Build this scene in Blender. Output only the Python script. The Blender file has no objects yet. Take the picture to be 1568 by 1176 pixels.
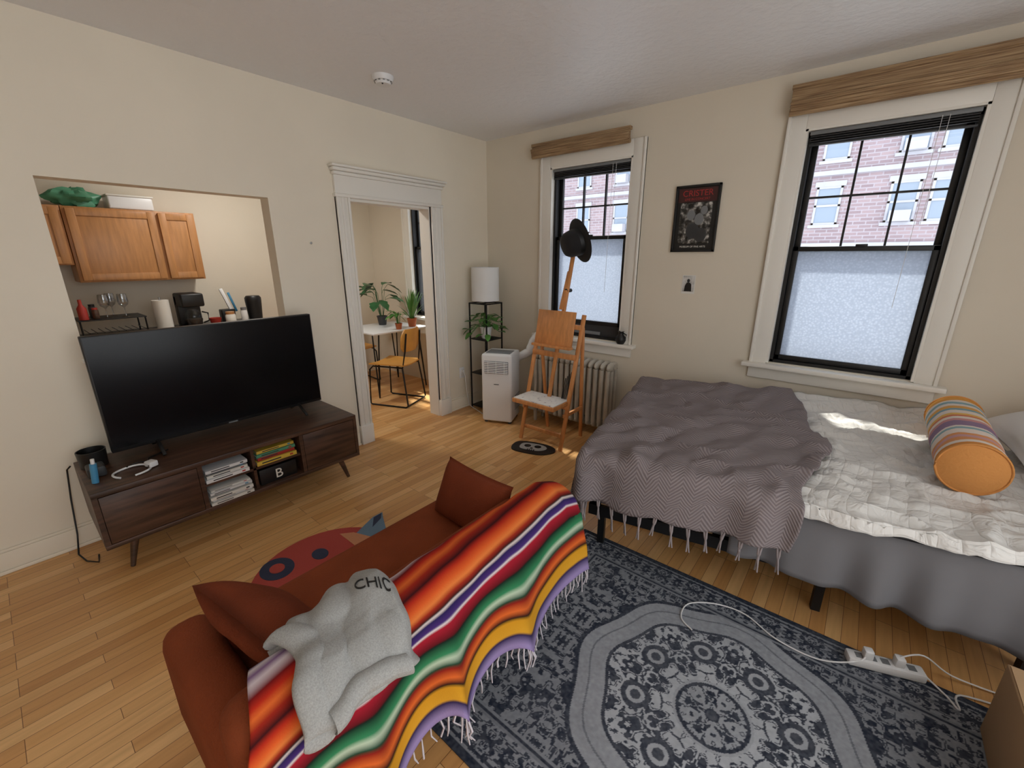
import bpy, bmesh, math, random
from math import sin, cos, pi, radians
from mathutils import Vector, Matrix, Euler, noise
random.seed(7)
SC = bpy.context.scene

# ------------------------------------------------------------------ materials
def lin(c):
    r = []
    for v in c[:3]:
        v /= 255.0
        r.append(v/12.92 if v <= .04045 else ((v+.055)/1.055)**2.4)
    return (r[0], r[1], r[2], 1)

def newmat(name):
    m = bpy.data.materials.new(name); m.use_nodes = True
    nt = m.node_tree
    return m, nt, nt.nodes['Principled BSDF']

def N(nt, t, **kw):
    n = nt.nodes.new(t)
    for k, v in kw.items():
        if k.startswith('i_'):
            n.inputs[k[2:].replace('_', ' ')].default_value = v
        else:
            setattr(n, k, v)
    return n

def ramp(nt, stops, interp='LINEAR'):
    n = nt.nodes.new('ShaderNodeValToRGB'); cr = n.color_ramp; cr.interpolation = interp
    while len(cr.elements) > 1: cr.elements.remove(cr.elements[-1])
    cr.elements[0].position = stops[0][0]; cr.elements[0].color = stops[0][1]
    for p, c in stops[1:]:
        e = cr.elements.new(p); e.color = c
    return n

def mat(name, col, rough=.5, metal=0, var=0, vscale=8, bump=0, bscale=60, stretch=(1, 1, 1), spec=.5, sheen=0, alpha=None, coat=0):
    m, nt, b = newmat(name)
    c = lin(col)
    b.inputs['Base Color'].default_value = c
    b.inputs['Roughness'].default_value = rough
    b.inputs['Metallic'].default_value = metal
    b.inputs['Specular IOR Level'].default_value = spec
    if sheen: b.inputs['Sheen Weight'].default_value = sheen
    if coat: b.inputs['Coat Weight'].default_value = coat
    tc = N(nt, 'ShaderNodeTexCoord'); mp = N(nt, 'ShaderNodeMapping')
    mp.inputs['Scale'].default_value = stretch
    nt.links.new(tc.outputs['Object'], mp.inputs[0])
    if var:
        nz = N(nt, 'ShaderNodeTexNoise', i_Scale=vscale, i_Detail=5.0)
        nt.links.new(mp.outputs[0], nz.inputs['Vector'])
        lo = tuple(x*(1-var) for x in c[:3])+(1,); hi = tuple(min(1, x*(1+var)) for x in c[:3])+(1,)
        r = ramp(nt, [(.3, lo), (.7, hi)])
        nt.links.new(nz.outputs[0], r.inputs[0]); nt.links.new(r.outputs[0], b.inputs['Base Color'])
    if bump:
        nz = N(nt, 'ShaderNodeTexNoise', i_Scale=bscale, i_Detail=4.0)
        nt.links.new(mp.outputs[0], nz.inputs['Vector'])
        bp = N(nt, 'ShaderNodeBump', i_Strength=bump, i_Distance=.01)
        nt.links.new(nz.outputs[0], bp.inputs['Height']); nt.links.new(bp.outputs[0], b.inputs['Normal'])
    return m

M = {}
M['wall'] = mat('wall_paint', (236, 226, 207), .55, var=.03, vscale=1.5, bump=.12, bscale=14)
M['wall_shaded'] = mat('wall_paint_shaded', (224, 214, 196), .6, var=.03, vscale=1.5, bump=.12, bscale=14)  # wall paint darkened; the backlit window wall's shade put into the colour
M['ceil'] = mat('ceiling_paint', (236, 236, 238), .42, bump=.5, bscale=24)
M['trim'] = mat('trim_paint', (236, 232, 223), .4)
M['black'] = mat('black_satin', (18, 18, 19), .45)
M['blackm'] = mat('black_metal', (22, 22, 24), .4, metal=.3)
M['white'] = mat('white_plastic', (230, 230, 230), .35)
M['paper'] = mat('paper_white', (225, 222, 214), .8)
M['grey'] = mat('grey_plastic', (120, 122, 124), .5)
M['dgrey'] = mat('dark_grey_plastic', (50, 51, 53), .5)
M['walnut'] = mat('walnut', (74, 51, 38), .42, var=.6, vscale=7, stretch=(4, .5, 6))
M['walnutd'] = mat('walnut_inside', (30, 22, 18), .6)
M['oakcab'] = mat('oak_cabinet', (184, 130, 80), .4, var=.15, vscale=9, stretch=(5, 5, .6))
M['easel'] = mat('easel_wood', (208, 142, 86), .45, var=.15, vscale=8, stretch=(6, 6, .8))
M['ply'] = mat('plywood_seat', (214, 154, 72), .4, var=.1, vscale=8)
M['rust'] = mat('rust_corduroy', (132, 64, 34), .85, var=.12, vscale=5, bump=.3, bscale=160, spec=.2)
M['rustp'] = mat('rust_pillow', (120, 55, 30), .85, var=.12, vscale=6, bump=.3, bscale=160, spec=.2)
M['leaf'] = mat('leaf_green', (80, 130, 58), .45, var=.3, vscale=14)
M['leafd'] = mat('leaf_dark', (52, 100, 58), .4, var=.3, vscale=14)
M['terra'] = mat('terracotta', (176, 98, 58), .8)
M['soil'] = mat('soil', (45, 33, 25), .95)
M['rad'] = mat('radiator_paint', (184, 177, 164), .5, metal=.15, var=.12, vscale=10, bump=.2, bscale=40)
M['felt'] = mat('black_felt', (22, 21, 23), .9, sheen=.1)
M['heather'] = mat('heather_grey', (158, 158, 155), .95, var=.16, vscale=300, bump=.15, bscale=200)
M['sheetg'] = mat('grey_sheet', (108, 106, 108), .9, var=.05, vscale=4)
M['pillow'] = mat('white_cotton', (220, 218, 216), .9, bump=.1, bscale=30)
M['shade'] = mat('lamp_shade', (234, 234, 232), .8)
M['counter'] = mat('counter', (52, 50, 50), .35, var=.3, vscale=40)
M['card'] = mat('cardboard', (172, 140, 104), .8, var=.05, vscale=5)
M['blue'] = mat('blue_plastic', (70, 140, 180), .4)
M['red'] = mat('red_card', (170, 50, 40), .5)
M['yellow'] = mat('yellow_card', (214, 180, 70), .5)
M['green'] = mat('green_plastic', (84, 150, 118), .4)
M['metal'] = mat('brushed_steel', (180, 180, 180), .3, metal=1)

def glassmat(name='clear_glass', f=.05, c=(.95, .97, .98, 1)):
    m, nt, b = newmat(name)
    out = nt.nodes['Material Output']
    tr = N(nt, 'ShaderNodeBsdfTransparent'); tr.inputs[0].default_value = c
    gl = N(nt, 'ShaderNodeBsdfGlossy'); gl.inputs['Roughness'].default_value = .03
    mx = N(nt, 'ShaderNodeMixShader'); mx.inputs[0].default_value = f
    nt.links.new(tr.outputs[0], mx.inputs[1]); nt.links.new(gl.outputs[0], mx.inputs[2])
    nt.links.new(mx.outputs[0], out.inputs[0]); return m
M['glass'] = glassmat()
M['wineglass'] = glassmat('wine_glass_glass', .22, (.8, .82, .84, 1))

def frostmat():
    m, nt, b = newmat('frosted_film')
    out = nt.nodes['Material Output']
    tl = N(nt, 'ShaderNodeBsdfTranslucent')
    tc = N(nt, 'ShaderNodeTexCoord')
    vo = N(nt, 'ShaderNodeTexVoronoi', i_Scale=70.0); nt.links.new(tc.outputs['Object'], vo.inputs['Vector'])
    r = ramp(nt, [(0, (.57, .62, .69, 1)), (.6, (.44, .49, .56, 1))]); nt.links.new(vo.outputs['Distance'], r.inputs[0])
    nt.links.new(r.outputs[0], tl.inputs[0])
    df = N(nt, 'ShaderNodeBsdfDiffuse'); df.inputs[0].default_value = (.7, .74, .8, 1)
    tr = N(nt, 'ShaderNodeBsdfTransparent')
    mx = N(nt, 'ShaderNodeMixShader'); mx.inputs[0].default_value = .2
    nt.links.new(tl.outputs[0], mx.inputs[1]); nt.links.new(df.outputs[0], mx.inputs[2])
    m2 = N(nt, 'ShaderNodeMixShader'); m2.inputs[0].default_value = .10
    nt.links.new(mx.outputs[0], m2.inputs[1]); nt.links.new(tr.outputs[0], m2.inputs[2])
    nt.links.new(m2.outputs[0], out.inputs[0]); return m
M['frost'] = frostmat()

def floormat():
    m, nt, b = newmat('oak_strip_floor')
    tc = N(nt, 'ShaderNodeTexCoord')
    mp = N(nt, 'ShaderNodeMapping'); mp.inputs['Rotation'].default_value = (0, 0, pi/2)
    nt.links.new(tc.outputs['Object'], mp.inputs[0])
    br = N(nt, 'ShaderNodeTexBrick', i_Scale=1.0)
    br.inputs['Color1'].default_value = (0, 0, 0, 1); br.inputs['Color2'].default_value = (1, 1, 1, 1)
    br.inputs['Mortar'].default_value = (.5, .5, .5, 1); br.inputs['Mortar Size'].default_value = .0010
    br.inputs['Brick Width'].default_value = .62; br.inputs['Row Height'].default_value = .057
    br.inputs['Bias'].default_value = 0; br.offset = .37; br.offset_frequency = 3
    nt.links.new(mp.outputs[0], br.inputs['Vector'])
    r = ramp(nt, [(0, lin((208, 152, 92))), (.5, lin((226, 174, 112))), (1, lin((238, 192, 132)))])
    nt.links.new(br.outputs['Color'], r.inputs[0])
    mp2 = N(nt, 'ShaderNodeMapping'); mp2.inputs['Scale'].default_value = (18, 1.2, 1)
    nt.links.new(tc.outputs['Object'], mp2.inputs[0])
    nz = N(nt, 'ShaderNodeTexNoise', i_Scale=3.0, i_Detail=6.0); nt.links.new(mp2.outputs[0], nz.inputs['Vector'])
    r2 = ramp(nt, [(.3, (.80, .77, .73, 1)), (.7, (1.0, 1.0, 1.0, 1))]); nt.links.new(nz.outputs[0], r2.inputs[0])
    mx = N(nt, 'ShaderNodeMix', data_type='RGBA', blend_type='MULTIPLY'); mx.inputs[0].default_value = .8
    nt.links.new(r.outputs[0], mx.inputs[6]); nt.links.new(r2.outputs[0], mx.inputs[7])
    mx2 = N(nt, 'ShaderNodeMix', data_type='RGBA', blend_type='MIX'); mx2.inputs[7].default_value = lin((120, 80, 46))
    nt.links.new(br.outputs['Fac'], mx2.inputs[0]); nt.links.new(mx.outputs[2], mx2.inputs[6])
    nt.links.new(mx2.outputs[2], b.inputs['Base Color'])
    b.inputs['Roughness'].default_value = .3
    bp = N(nt, 'ShaderNodeBump', i_Strength=.15, i_Distance=.002); bp.invert = True
    nt.links.new(br.outputs['Fac'], bp.inputs['Height']); nt.links.new(bp.outputs[0], b.inputs['Normal'])
    return m
M['floor'] = floormat()

def brickmat():
    m, nt, b = newmat('hazy_facade_brick')
    tc = N(nt, 'ShaderNodeTexCoord')
    mp = N(nt, 'ShaderNodeMapping'); mp.inputs['Rotation'].default_value = (pi/2, 0, 0)
    nt.links.new(tc.outputs['Object'], mp.inputs[0])
    br = N(nt, 'ShaderNodeTexBrick', i_Scale=1.0)
    br.inputs['Color1'].default_value = lin((162, 143, 149)); br.inputs['Color2'].default_value = lin((142, 124, 132))  # outdoor haze mixed into the brick and mortar colours
    br.inputs['Mortar'].default_value = lin((168, 160, 170)); br.inputs['Mortar Size'].default_value = .02
    br.inputs['Brick Width'].default_value = .42; br.inputs['Row Height'].default_value = .14
    nt.links.new(mp.outputs[0], br.inputs['Vector']); nt.links.new(br.outputs['Color'], b.inputs['Base Color'])
    b.inputs['Roughness'].default_value = .9; return m
M['brick'] = brickmat()

def bamboomat():
    m, nt, b = newmat('bamboo_shade')
    tc = N(nt, 'ShaderNodeTexCoord')
    mp = N(nt, 'ShaderNodeMapping'); mp.inputs['Scale'].default_value = (5, 60, 220)
    nt.links.new(tc.outputs['Object'], mp.inputs[0])
    nz = N(nt, 'ShaderNodeTexNoise', i_Scale=1.0, i_Detail=3.0); nt.links.new(mp.outputs[0], nz.inputs['Vector'])
    r = ramp(nt, [(.3, lin((110, 82, 56))), (.5, lin((156, 126, 92))), (.7, lin((188, 160, 122)))])
    nt.links.new(nz.outputs[0], r.inputs[0]); nt.links.new(r.outputs[0], b.inputs['Base Color'])
    b.inputs['Roughness'].default_value = .7
    bp = N(nt, 'ShaderNodeBump', i_Strength=.6, i_Distance=.004)
    nt.links.new(nz.outputs[0], bp.inputs['Height']); nt.links.new(bp.outputs[0], b.inputs['Normal'])
    return m
M['bamboo'] = bamboomat()

def uvramp(name, stops, interp='LINEAR', rough=.9, axis=1, weave=220):
    m, nt, b = newmat(name)
    tc = N(nt, 'ShaderNodeTexCoord'); sp = N(nt, 'ShaderNodeSeparateXYZ')
    nt.links.new(tc.outputs['UV'], sp.inputs[0])
    r = ramp(nt, [(p, lin(c)) for p, c in stops], interp)
    nt.links.new(sp.outputs[axis], r.inputs[0]); nt.links.new(r.outputs[0], b.inputs['Base Color'])
    b.inputs['Roughness'].default_value = rough; b.inputs['Specular IOR Level'].default_value = .2
    nz = N(nt, 'ShaderNodeTexNoise', i_Scale=float(weave)); nt.links.new(tc.outputs['Object'], nz.inputs['Vector'])
    bp = N(nt, 'ShaderNodeBump', i_Strength=.3, i_Distance=.003)
    nt.links.new(nz.outputs[0], bp.inputs['Height']); nt.links.new(bp.outputs[0], b.inputs['Normal'])
    return m
M['serape'] = uvramp('serape_weave', [
    (0, (200, 190, 205)), (.03, (80, 54, 104)), (.06, (215, 205, 210)), (.10, (130, 96, 140)), (.14, (215, 200, 205)), (.19, (120, 20, 22)), (.225, (190, 44, 24)),
    (.255, (220, 104, 44)), (.285, (150, 36, 20)), (.32, (50, 10, 14)), (.345, (176, 40, 20)), (.38, (214, 92, 38)), (.405, (220, 122, 58)), (.425, (150, 40, 22)), (.445, (34, 12, 15)), (.452, (210, 196, 190)), (.465, (40, 28, 80)),
    (.495, (70, 42, 108)), (.503, (215, 205, 205)), (.515, (160, 26, 44)), (.57, (96, 14, 24)), (.58, (12, 28, 22)), (.64, (52, 128, 84)),
    (.665, (180, 196, 170)), (.70, (16, 62, 42)), (.72, (140, 28, 18)), (.765, (216, 102, 42)), (.80, (25, 12, 15)),
    (.82, (206, 146, 32)), (.89, (214, 156, 42)), (.905, (38, 26, 70)), (.965, (150, 132, 178))])

def mth_(nt):
    def mth(op, a, bb=None):
        n = N(nt, 'ShaderNodeMath', operation=op)
        for i, q in enumerate((a, bb)):
            if q is None: continue
            if isinstance(q, (int, float)): n.inputs[i].default_value = q
            else: nt.links.new(q, n.inputs[i])
        return n.outputs[0]
    return mth
def throwmat():
    m, nt, b = newmat('grey_chevron_knit')
    tc = N(nt, 'ShaderNodeTexCoord'); sp = N(nt, 'ShaderNodeSeparateXYZ'); nt.links.new(tc.outputs['UV'], sp.inputs[0])
    mth = mth_(nt)
    z = mth('PINGPONG', mth('MULTIPLY', sp.outputs[0], 1.0), .05)
    s = mth('SINE', mth('MULTIPLY', mth('ADD', sp.outputs[1], z), 2*pi/.016))
    r = ramp(nt, [(0, lin((114, 104, 105))), (1, lin((143, 133, 133)))])
    s2 = mth('ADD', mth('MULTIPLY', s, .5), .5)
    nt.links.new(s2, r.inputs[0]); nt.links.new(r.outputs[0], b.inputs['Base Color'])
    b.inputs['Roughness'].default_value = .95; b.inputs['Specular IOR Level'].default_value = .2
    bp = N(nt, 'ShaderNodeBump', i_Strength=.5, i_Distance=.003)
    nt.links.new(s2, bp.inputs['Height']); nt.links.new(bp.outputs[0], b.inputs['Normal'])
    return m
M['throw'] = throwmat()
M['fringe'] = mat('grey_fringe', (150, 140, 140), .95)
M['wfringe'] = mat('white_fringe', (206, 200, 206), .95)

def quiltmat():
    m, nt, b = newmat('white_quilt')
    tc = N(nt, 'ShaderNodeTexCoord'); sp = N(nt, 'ShaderNodeSeparateXYZ'); nt.links.new(tc.outputs['UV'], sp.inputs[0])
    mth = mth_(nt)
    a1 = mth('ABSOLUTE', mth('SINE', mth('MULTIPLY', sp.outputs[0], pi/.065)))
    a2 = mth('ABSOLUTE', mth('SINE', mth('MULTIPLY', sp.outputs[1], pi/.065)))
    h = mth('POWER', mth('MULTIPLY', a1, a2), .35)
    b.inputs['Base Color'].default_value = lin((214, 211, 206)); b.inputs['Roughness'].default_value = .9
    nz = N(nt, 'ShaderNodeTexNoise', i_Scale=18.0, i_Distortion=1.2); nt.links.new(tc.outputs['UV'], nz.inputs['Vector'])
    hh = mth('ADD', mth('MULTIPLY', h, .6), mth('MULTIPLY', nz.outputs[0], 1.6))
    bp = N(nt, 'ShaderNodeBump', i_Strength=.6, i_Distance=.012)
    nt.links.new(hh, bp.inputs['Height']); nt.links.new(bp.outputs[0], b.inputs['Normal'])
    return m
M['quilt'] = quiltmat()

def vcolmat(name, rough=.95):
    m, nt, b = newmat(name)
    a = N(nt, 'ShaderNodeAttribute', attribute_name='Col'); nt.links.new(a.outputs['Color'], b.inputs['Base Color'])
    b.inputs['Roughness'].default_value = rough; b.inputs['Specular IOR Level'].default_value = .1
    tc = N(nt, 'ShaderNodeTexCoord')
    nz = N(nt, 'ShaderNodeTexNoise', i_Scale=260.0); nt.links.new(tc.outputs['Object'], nz.inputs['Vector'])
    bp = N(nt, 'ShaderNodeBump', i_Strength=.3, i_Distance=.002)
    nt.links.new(nz.outputs[0], bp.inputs['Height']); nt.links.new(bp.outputs[0], b.inputs['Normal'])
    return m

def photomat(name, scale=20, lo=(.38, (25, 24, 24)), mi=(.5, (110, 108, 104)), hi=(.6, (205, 202, 196)), rough=.25):
    m, nt, b = newmat(name)
    tc = N(nt, 'ShaderNodeTexCoord')
    nz = N(nt, 'ShaderNodeTexNoise', i_Scale=float(scale), i_Detail=6.0); nt.links.new(tc.outputs['Object'], nz.inputs['Vector'])
    r = ramp(nt, [(p, lin(c)) for p, c in (lo, mi, hi)])
    nt.links.new(nz.outputs[0], r.inputs[0]); nt.links.new(r.outputs[0], b.inputs['Base Color'])
    b.inputs['Roughness'].default_value = rough; return m
M['photo'] = photomat('bw_photo_print', 26, (.42, (25, 24, 24)), (.54, (92, 90, 87)), (.66, (196, 193, 187)))
M['photol'] = photomat('light_photo_print', 20, (.3, (140, 138, 134)), (.5, (196, 194, 190)), (.66, (222, 220, 216)))
M['redprint'] = mat('red_print', (168, 44, 44), .4)
M['posterbg'] = mat('poster_background', (66, 30, 30), .4)
M['palette'] = photomat('paint_splattered', 30, (.30, (140, 130, 150)), (.38, (232, 230, 226)), (.7, (240, 238, 234)), .4)

m, nt, b = newmat('tv_screen')
b.inputs['Base Color'].default_value = (.004, .004, .005, 1); b.inputs['Roughness'].default_value = .22
b.inputs['Specular IOR Level'].default_value = .3
M['screen'] = m

# ------------------------------------------------------------------ builder
class B:
    def __init__(s, name):
        s.name = name; s.V = []; s.F = []; s.MI = []; s.S = []; s.U = []; s.mats = []
    def mi(s, k):
        m = M[k] if isinstance(k, str) else k
        if m not in s.mats: s.mats.append(m)
        return s.mats.index(m)
    def addbm(s, bm, k, smooth):
        o = len(s.V); i = s.mi(k); bm.verts.index_update()
        for v in bm.verts: s.V.append(tuple(v.co))
        for f in bm.faces:
            s.F.append([o+v.index for v in f.verts]); s.MI.append(i); s.S.append(smooth); s.U.append(None)
        bm.free()
    def box(s, c, d, k, bev=0, seg=2, rot=(0, 0, 0), smooth=None):
        bm = bmesh.new(); bmesh.ops.create_cube(bm, size=1)
        bmesh.ops.scale(bm, vec=Vector(d), verts=bm.verts)
        if bev > 0:
            bmesh.ops.bevel(bm, geom=list(bm.edges), offset=min(bev, min(d)*.49), segments=seg, profile=.5, affect='EDGES')
        bmesh.ops.transform(bm, matrix=Matrix.Translation(c) @ Euler(rot).to_matrix().to_4x4(), verts=bm.verts)
        s.addbm(bm, k, bev > 0 if smooth is None else smooth); return s
    def bx(s, x0, x1, y0, y1, z0, z1, k, bev=0, seg=2):
        return s.box(((x0+x1)/2, (y0+y1)/2, (z0+z1)/2), (abs(x1-x0), abs(y1-y0), abs(z1-z0)), k, bev, seg)
    def cyl(s, p, q, r, k, r2=None, n=16):
        p = Vector(p); q = Vector(q); r2 = r if r2 is None else r2
        d = q-p; L = d.length
        bm = bmesh.new(); bmesh.ops.create_cone(bm, cap_ends=True, segments=n, radius1=r, radius2=r2, depth=L)
        M4 = Matrix.Translation((p+q)/2) @ d.to_track_quat('Z', 'Y').to_matrix().to_4x4()
        bmesh.ops.transform(bm, matrix=M4, verts=bm.verts); s.addbm(bm, k, True); return s
    def beam(s, p, q, w, t, k, side=(1, 0, 0), bev=.003):
        p = Vector(p); q = Vector(q); d = (q-p); L = d.length; z = d.normalized()
        x = Vector(side); x = (x - z*x.dot(z)).normalized(); y = z.cross(x)
        R = Matrix((x, y, z)).transposed().to_4x4()
        bm = bmesh.new(); bmesh.ops.create_cube(bm, size=1); bmesh.ops.scale(bm, vec=Vector((w, t, L)), verts=bm.verts)
        if bev: bmesh.ops.bevel(bm, geom=list(bm.edges), offset=bev, segments=1, affect='EDGES')
        bmesh.ops.transform(bm, matrix=Matrix.Translation((p+q)/2) @ R, verts=bm.verts); s.addbm(bm, k, False); return s
    def sph(s, c, r, k, rot=(0, 0, 0), n=20):
        if not hasattr(r, '__len__'): r = (r, r, r)
        bm = bmesh.new(); bmesh.ops.create_uvsphere(bm, u_segments=n, v_segments=max(8, n//2), radius=1)
        bmesh.ops.scale(bm, vec=Vector(r), verts=bm.verts)
        bmesh.ops.transform(bm, matrix=Matrix.Translation(c) @ Euler(rot).to_matrix().to_4x4(), verts=bm.verts)
        s.addbm(bm, k, True); return s
    def lathe(s, c, prof, k, n=24, T=None, smooth=True):
        o = len(s.V); i = s.mi(k); T = T or Matrix.Identity(3)
        for (r, z) in prof:
            for j in range(n):
                a = 2*pi*j/n; v = T @ Vector((r*cos(a), r*sin(a), z)); s.V.append((v.x+c[0], v.y+c[1], v.z+c[2]))
        for a in range(len(prof)-1):
            for j in range(n):
                j2 = (j+1) % n
                s.F.append([o+a*n+j, o+a*n+j2, o+(a+1)*n+j2, o+(a+1)*n+j]); s.MI.append(i); s.S.append(smooth); s.U.append(None)
        return s
    def tube(s, pts, r, k, n=8, rf=None):
        pts = [Vector(p) for p in pts]; o = len(s.V); i = s.mi(k)
        up = Vector((0, 0, 1))
        for a, p in enumerate(pts):
            d = (pts[min(a+1, len(pts)-1)]-pts[max(a-1, 0)]).normalized()
            x = d.cross(up)
            if x.length < .05: x = d.cross(Vector((0, 1, 0)))
            x.normalize(); y = d.cross(x)
            rr = r if rf is None else r*rf(a/(len(pts)-1))
            for j in range(n):
                t = 2*pi*j/n; v = p+x*rr*cos(t)+y*rr*sin(t); s.V.append(tuple(v))
        for a in range(len(pts)-1):
            for j in range(n):
                j2 = (j+1) % n
                s.F.append([o+a*n+j, o+a*n+j2, o+(a+1)*n+j2, o+(a+1)*n+j]); s.MI.append(i); s.S.append(True); s.U.append(None)
        for e in (0, (len(pts)-1)*n):
            s.F.append([o+e+j for j in range(n)]); s.MI.append(i); s.S.append(False); s.U.append(None)
        return s
    def grid(s, fn, nu, nv, k, uv=None, smooth=True, closeu=False):
        o = len(s.V); i = s.mi(k)
        for a in range(nu+1):
            for b_ in range(nv+1):
                s.V.append(tuple(fn(a/nu, b_/nv)))
        for a in range(nu):
            for b_ in range(nv):
                q = [(a, b_), (a+1, b_), (a+1, b_+1), (a, b_+1)]
                s.F.append([o+x*(nv+1)+y for x, y in q]); s.MI.append(i); s.S.append(smooth)
                s.U.append([uv(x/nu, y/nv) if uv else (x/nu, y/nv) for x, y in q])
        return s
    def prism(s, pts, off, k):
        n = len(pts); o = len(s.V); off = Vector(off)
        s.V += [tuple(Vector(p)) for p in pts]+[tuple(Vector(p)+off) for p in pts]
        i = s.mi(k)
        s.F.append(list(range(o, o+n))[::-1]); s.F.append(list(range(o+n, o+2*n)))
        for j in range(n):
            s.F.append([o+j, o+(j+1) % n, o+n+(j+1) % n, o+n+j])
        for _ in range(n+2): s.MI.append(i); s.S.append(False); s.U.append(None)
        return s
    def text(s, body, size, T, k, ext=.0005, fn=None):
        cu = bpy.data.curves.new('tmp', 'FONT'); cu.body = body; cu.size = size; cu.extrude = ext; cu.align_x = 'CENTER'
        ob = bpy.data.objects.new('tmp', cu); bpy.context.collection.objects.link(ob)
        dg = bpy.context.evaluated_depsgraph_get(); me = ob.evaluated_get(dg).to_mesh()
        o = len(s.V); i = s.mi(k)
        for v in me.vertices: s.V.append(tuple(fn(v.co) if fn else T @ v.co))
        for f in me.polygons:
            s.F.append([o+v for v in f.vertices]); s.MI.append(i); s.S.append(False); s.U.append(None)
        bpy.data.objects.remove(ob); return s
    def pillow(s, c, w, h, t, k, rot=(0, 0, 0), n=22, puff=.5):
        R = Euler(rot).to_matrix(); c = Vector(c)
        for sg in (1, -1):
            def fn(u, v, sg=sg):
                a = 2*u-1; b_ = 2*v-1
                th = t/2*((1-abs(a)**3)**puff)*((1-abs(b_)**3)**puff)
                px = a*w/2*(1-.07*(1-b_*b_)*abs(a)); py = b_*h/2*(1-.07*(1-a*a)*abs(b_))
                w_ = noise.noise(Vector((px*6+c.x, py*6+c.y, sg)))*t*.06*(1-a**4)*(1-b_**4)
                return c+R @ Vector((px, py, sg*(th+w_)))
            s.grid(fn, n, n, k)
        return s
    def done(s, sub=0, solid=0, ang=45, keep=False, weld=False):
        me = bpy.data.meshes.new(s.name)
        V = [Vector(v) for v in s.V]
        mn = Vector([min(v[i] for v in V) for i in range(3)]); mx = Vector([max(v[i] for v in V) for i in range(3)])
        org = Vector(((mn.x+mx.x)/2, (mn.y+mx.y)/2, mn.z)) if not keep else Vector((0, 0, 0))
        me.from_pydata([tuple(v-org) for v in V], [], s.F)
        for m_ in s.mats: me.materials.append(m_)
        me.polygons.foreach_set('material_index', s.MI); me.polygons.foreach_set('use_smooth', s.S)
        uvl = me.uv_layers.new(name='UVMap')
        for f, u in zip(me.polygons, s.U):
            if u:
                for li, c in zip(f.loop_indices, u): uvl.data[li].uv = c
        me.update()
        try: me.set_sharp_from_angle(angle=radians(ang))
        except Exception: pass
        ob = bpy.data.objects.new(s.name, me); ob.location = org
        bpy.context.collection.objects.link(ob)
        if weld: ob.modifiers.new('w', 'WELD').merge_threshold = .0005
        if solid:
            md = ob.modifiers.new('s', 'SOLIDIFY'); md.thickness = solid; md.offset = -1
        if sub:
            md = ob.modifiers.new('ss', 'SUBSURF'); md.levels = sub; md.render_levels = sub
        return ob

# ------------------------------------------------------------------ room shell
H = 2.65
XR = 4.75; YB = -4.6; XK = -2.13
B('floor').bx(XK-.1, XR+.1, YB-.1, .22, -.1, 0, 'floor').done(keep=True)
B('ceiling').bx(XK-.1, XR+.1, YB-.1, .22, H, H+.15, 'ceil').done(keep=True)
OY0, OY1, OZ0, OZ1 = -3.20, -2.14, 1.02, 1.94
DY0, DY1, DZ = -1.56, -.77, 1.99
w = B('wall_left'); T = -.12
w.bx(T, 0, YB, OY0, 0, H, 'wall'); w.bx(T, 0, OY0, OY1, 0, OZ0, 'wall'); w.bx(T, 0, OY0, OY1, OZ1, H, 'wall')
w.bx(T, 0, OY1, DY0, 0, H, 'wall'); w.bx(T, 0, DY0, DY1, DZ, H, 'wall'); w.bx(T, 0, DY1, 0, 0, H, 'wall')
w.done(keep=True)
WT = .22
wins = [(-1.30, -.51, .84, 2.32), (.79, 1.57, .84, 2.32), (2.70, 3.49, .84, 2.32)]
w = B('wall_back'); x = XK-.1
for (a, b_, z0, z1) in wins:
    w.bx(x, a, 0, WT, 0, H, 'wall_shaded'); w.bx(a, b_, 0, WT, 0, z0, 'wall_shaded'); w.bx(a, b_, 0, WT, z1, H, 'wall_shaded'); x = b_
w.bx(x, XR+.1, 0, WT, 0, H, 'wall_shaded'); w.done(keep=True)
B('wall_right').bx(XR, XR+.1, -1.7, 0, 0, H, 'wall').done(keep=True)
B('wall_front').bx(XK-.1, XR+.1, YB-.1, YB, 0, H, 'wall').done(keep=True)
B('wall_kitchen').bx(XK-.1, XK, YB, 0, 0, H, 'wall_shaded').done(keep=True)
def baseb(name, x0, x1, y0, y1):
    q = B(name); q.bx(x0, x1, y0, y1, 0, .115, 'wall', .003)
    if x1-x0 < .05: q.bx(x0, x0+.010, y0, y1, .115, .13, 'wall', .003); q.bx(x1, x1+.012, y0, y1, 0, .02, 'wall', .004)
    else: q.bx(x0, x1, y1-.010, y1, .115, .13, 'wall', .003); q.bx(x0, x1, y0-.012, y0, 0, .02, 'wall', .004)
    q.done()
baseb('baseboard_left', 0, .016, YB, -1.68); baseb('baseboard_corner', 0, .016, -.63, -.016)
baseb('baseboard_back', .016, XR, -.016, 0); baseb('baseboard_kitchen', XK, XK+.016, -1.4, 0)
q = B('door_1_trim'); cwr = .13
for (a, b_) in ((DY0-.11, DY0), (DY1, DY1+cwr)):
    q.bx(0, .022, a, b_, 0, DZ+.02, 'trim', .002)
    wd = b_-a
    for e in (a, b_-.018): q.bx(0, .036, e, e+.018, .16, DZ+.02, 'trim', .004)
    q.bx(0, .030, a+wd*.38, a+wd*.62, .16, DZ+.02, 'trim', .006)
    q.bx(0, .042, a-.004, b_+.004, 0, .17, 'trim', .004)
q.bx(0, .026, DY0-.11, DY1+cwr, DZ+.0, DZ+.16, 'trim', .002)
q.bx(0, .040, DY0-.12, DY1+cwr+.01, DZ+.0, DZ+.025, 'trim', .005)
q.bx(0, .045, DY0-.12, DY1+cwr+.01, DZ+.15, DZ+.175, 'trim', .008)
q.bx(0, .065, DY0-.13, DY1+cwr+.02, DZ+.175, DZ+.20, 'trim', .008)
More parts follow.
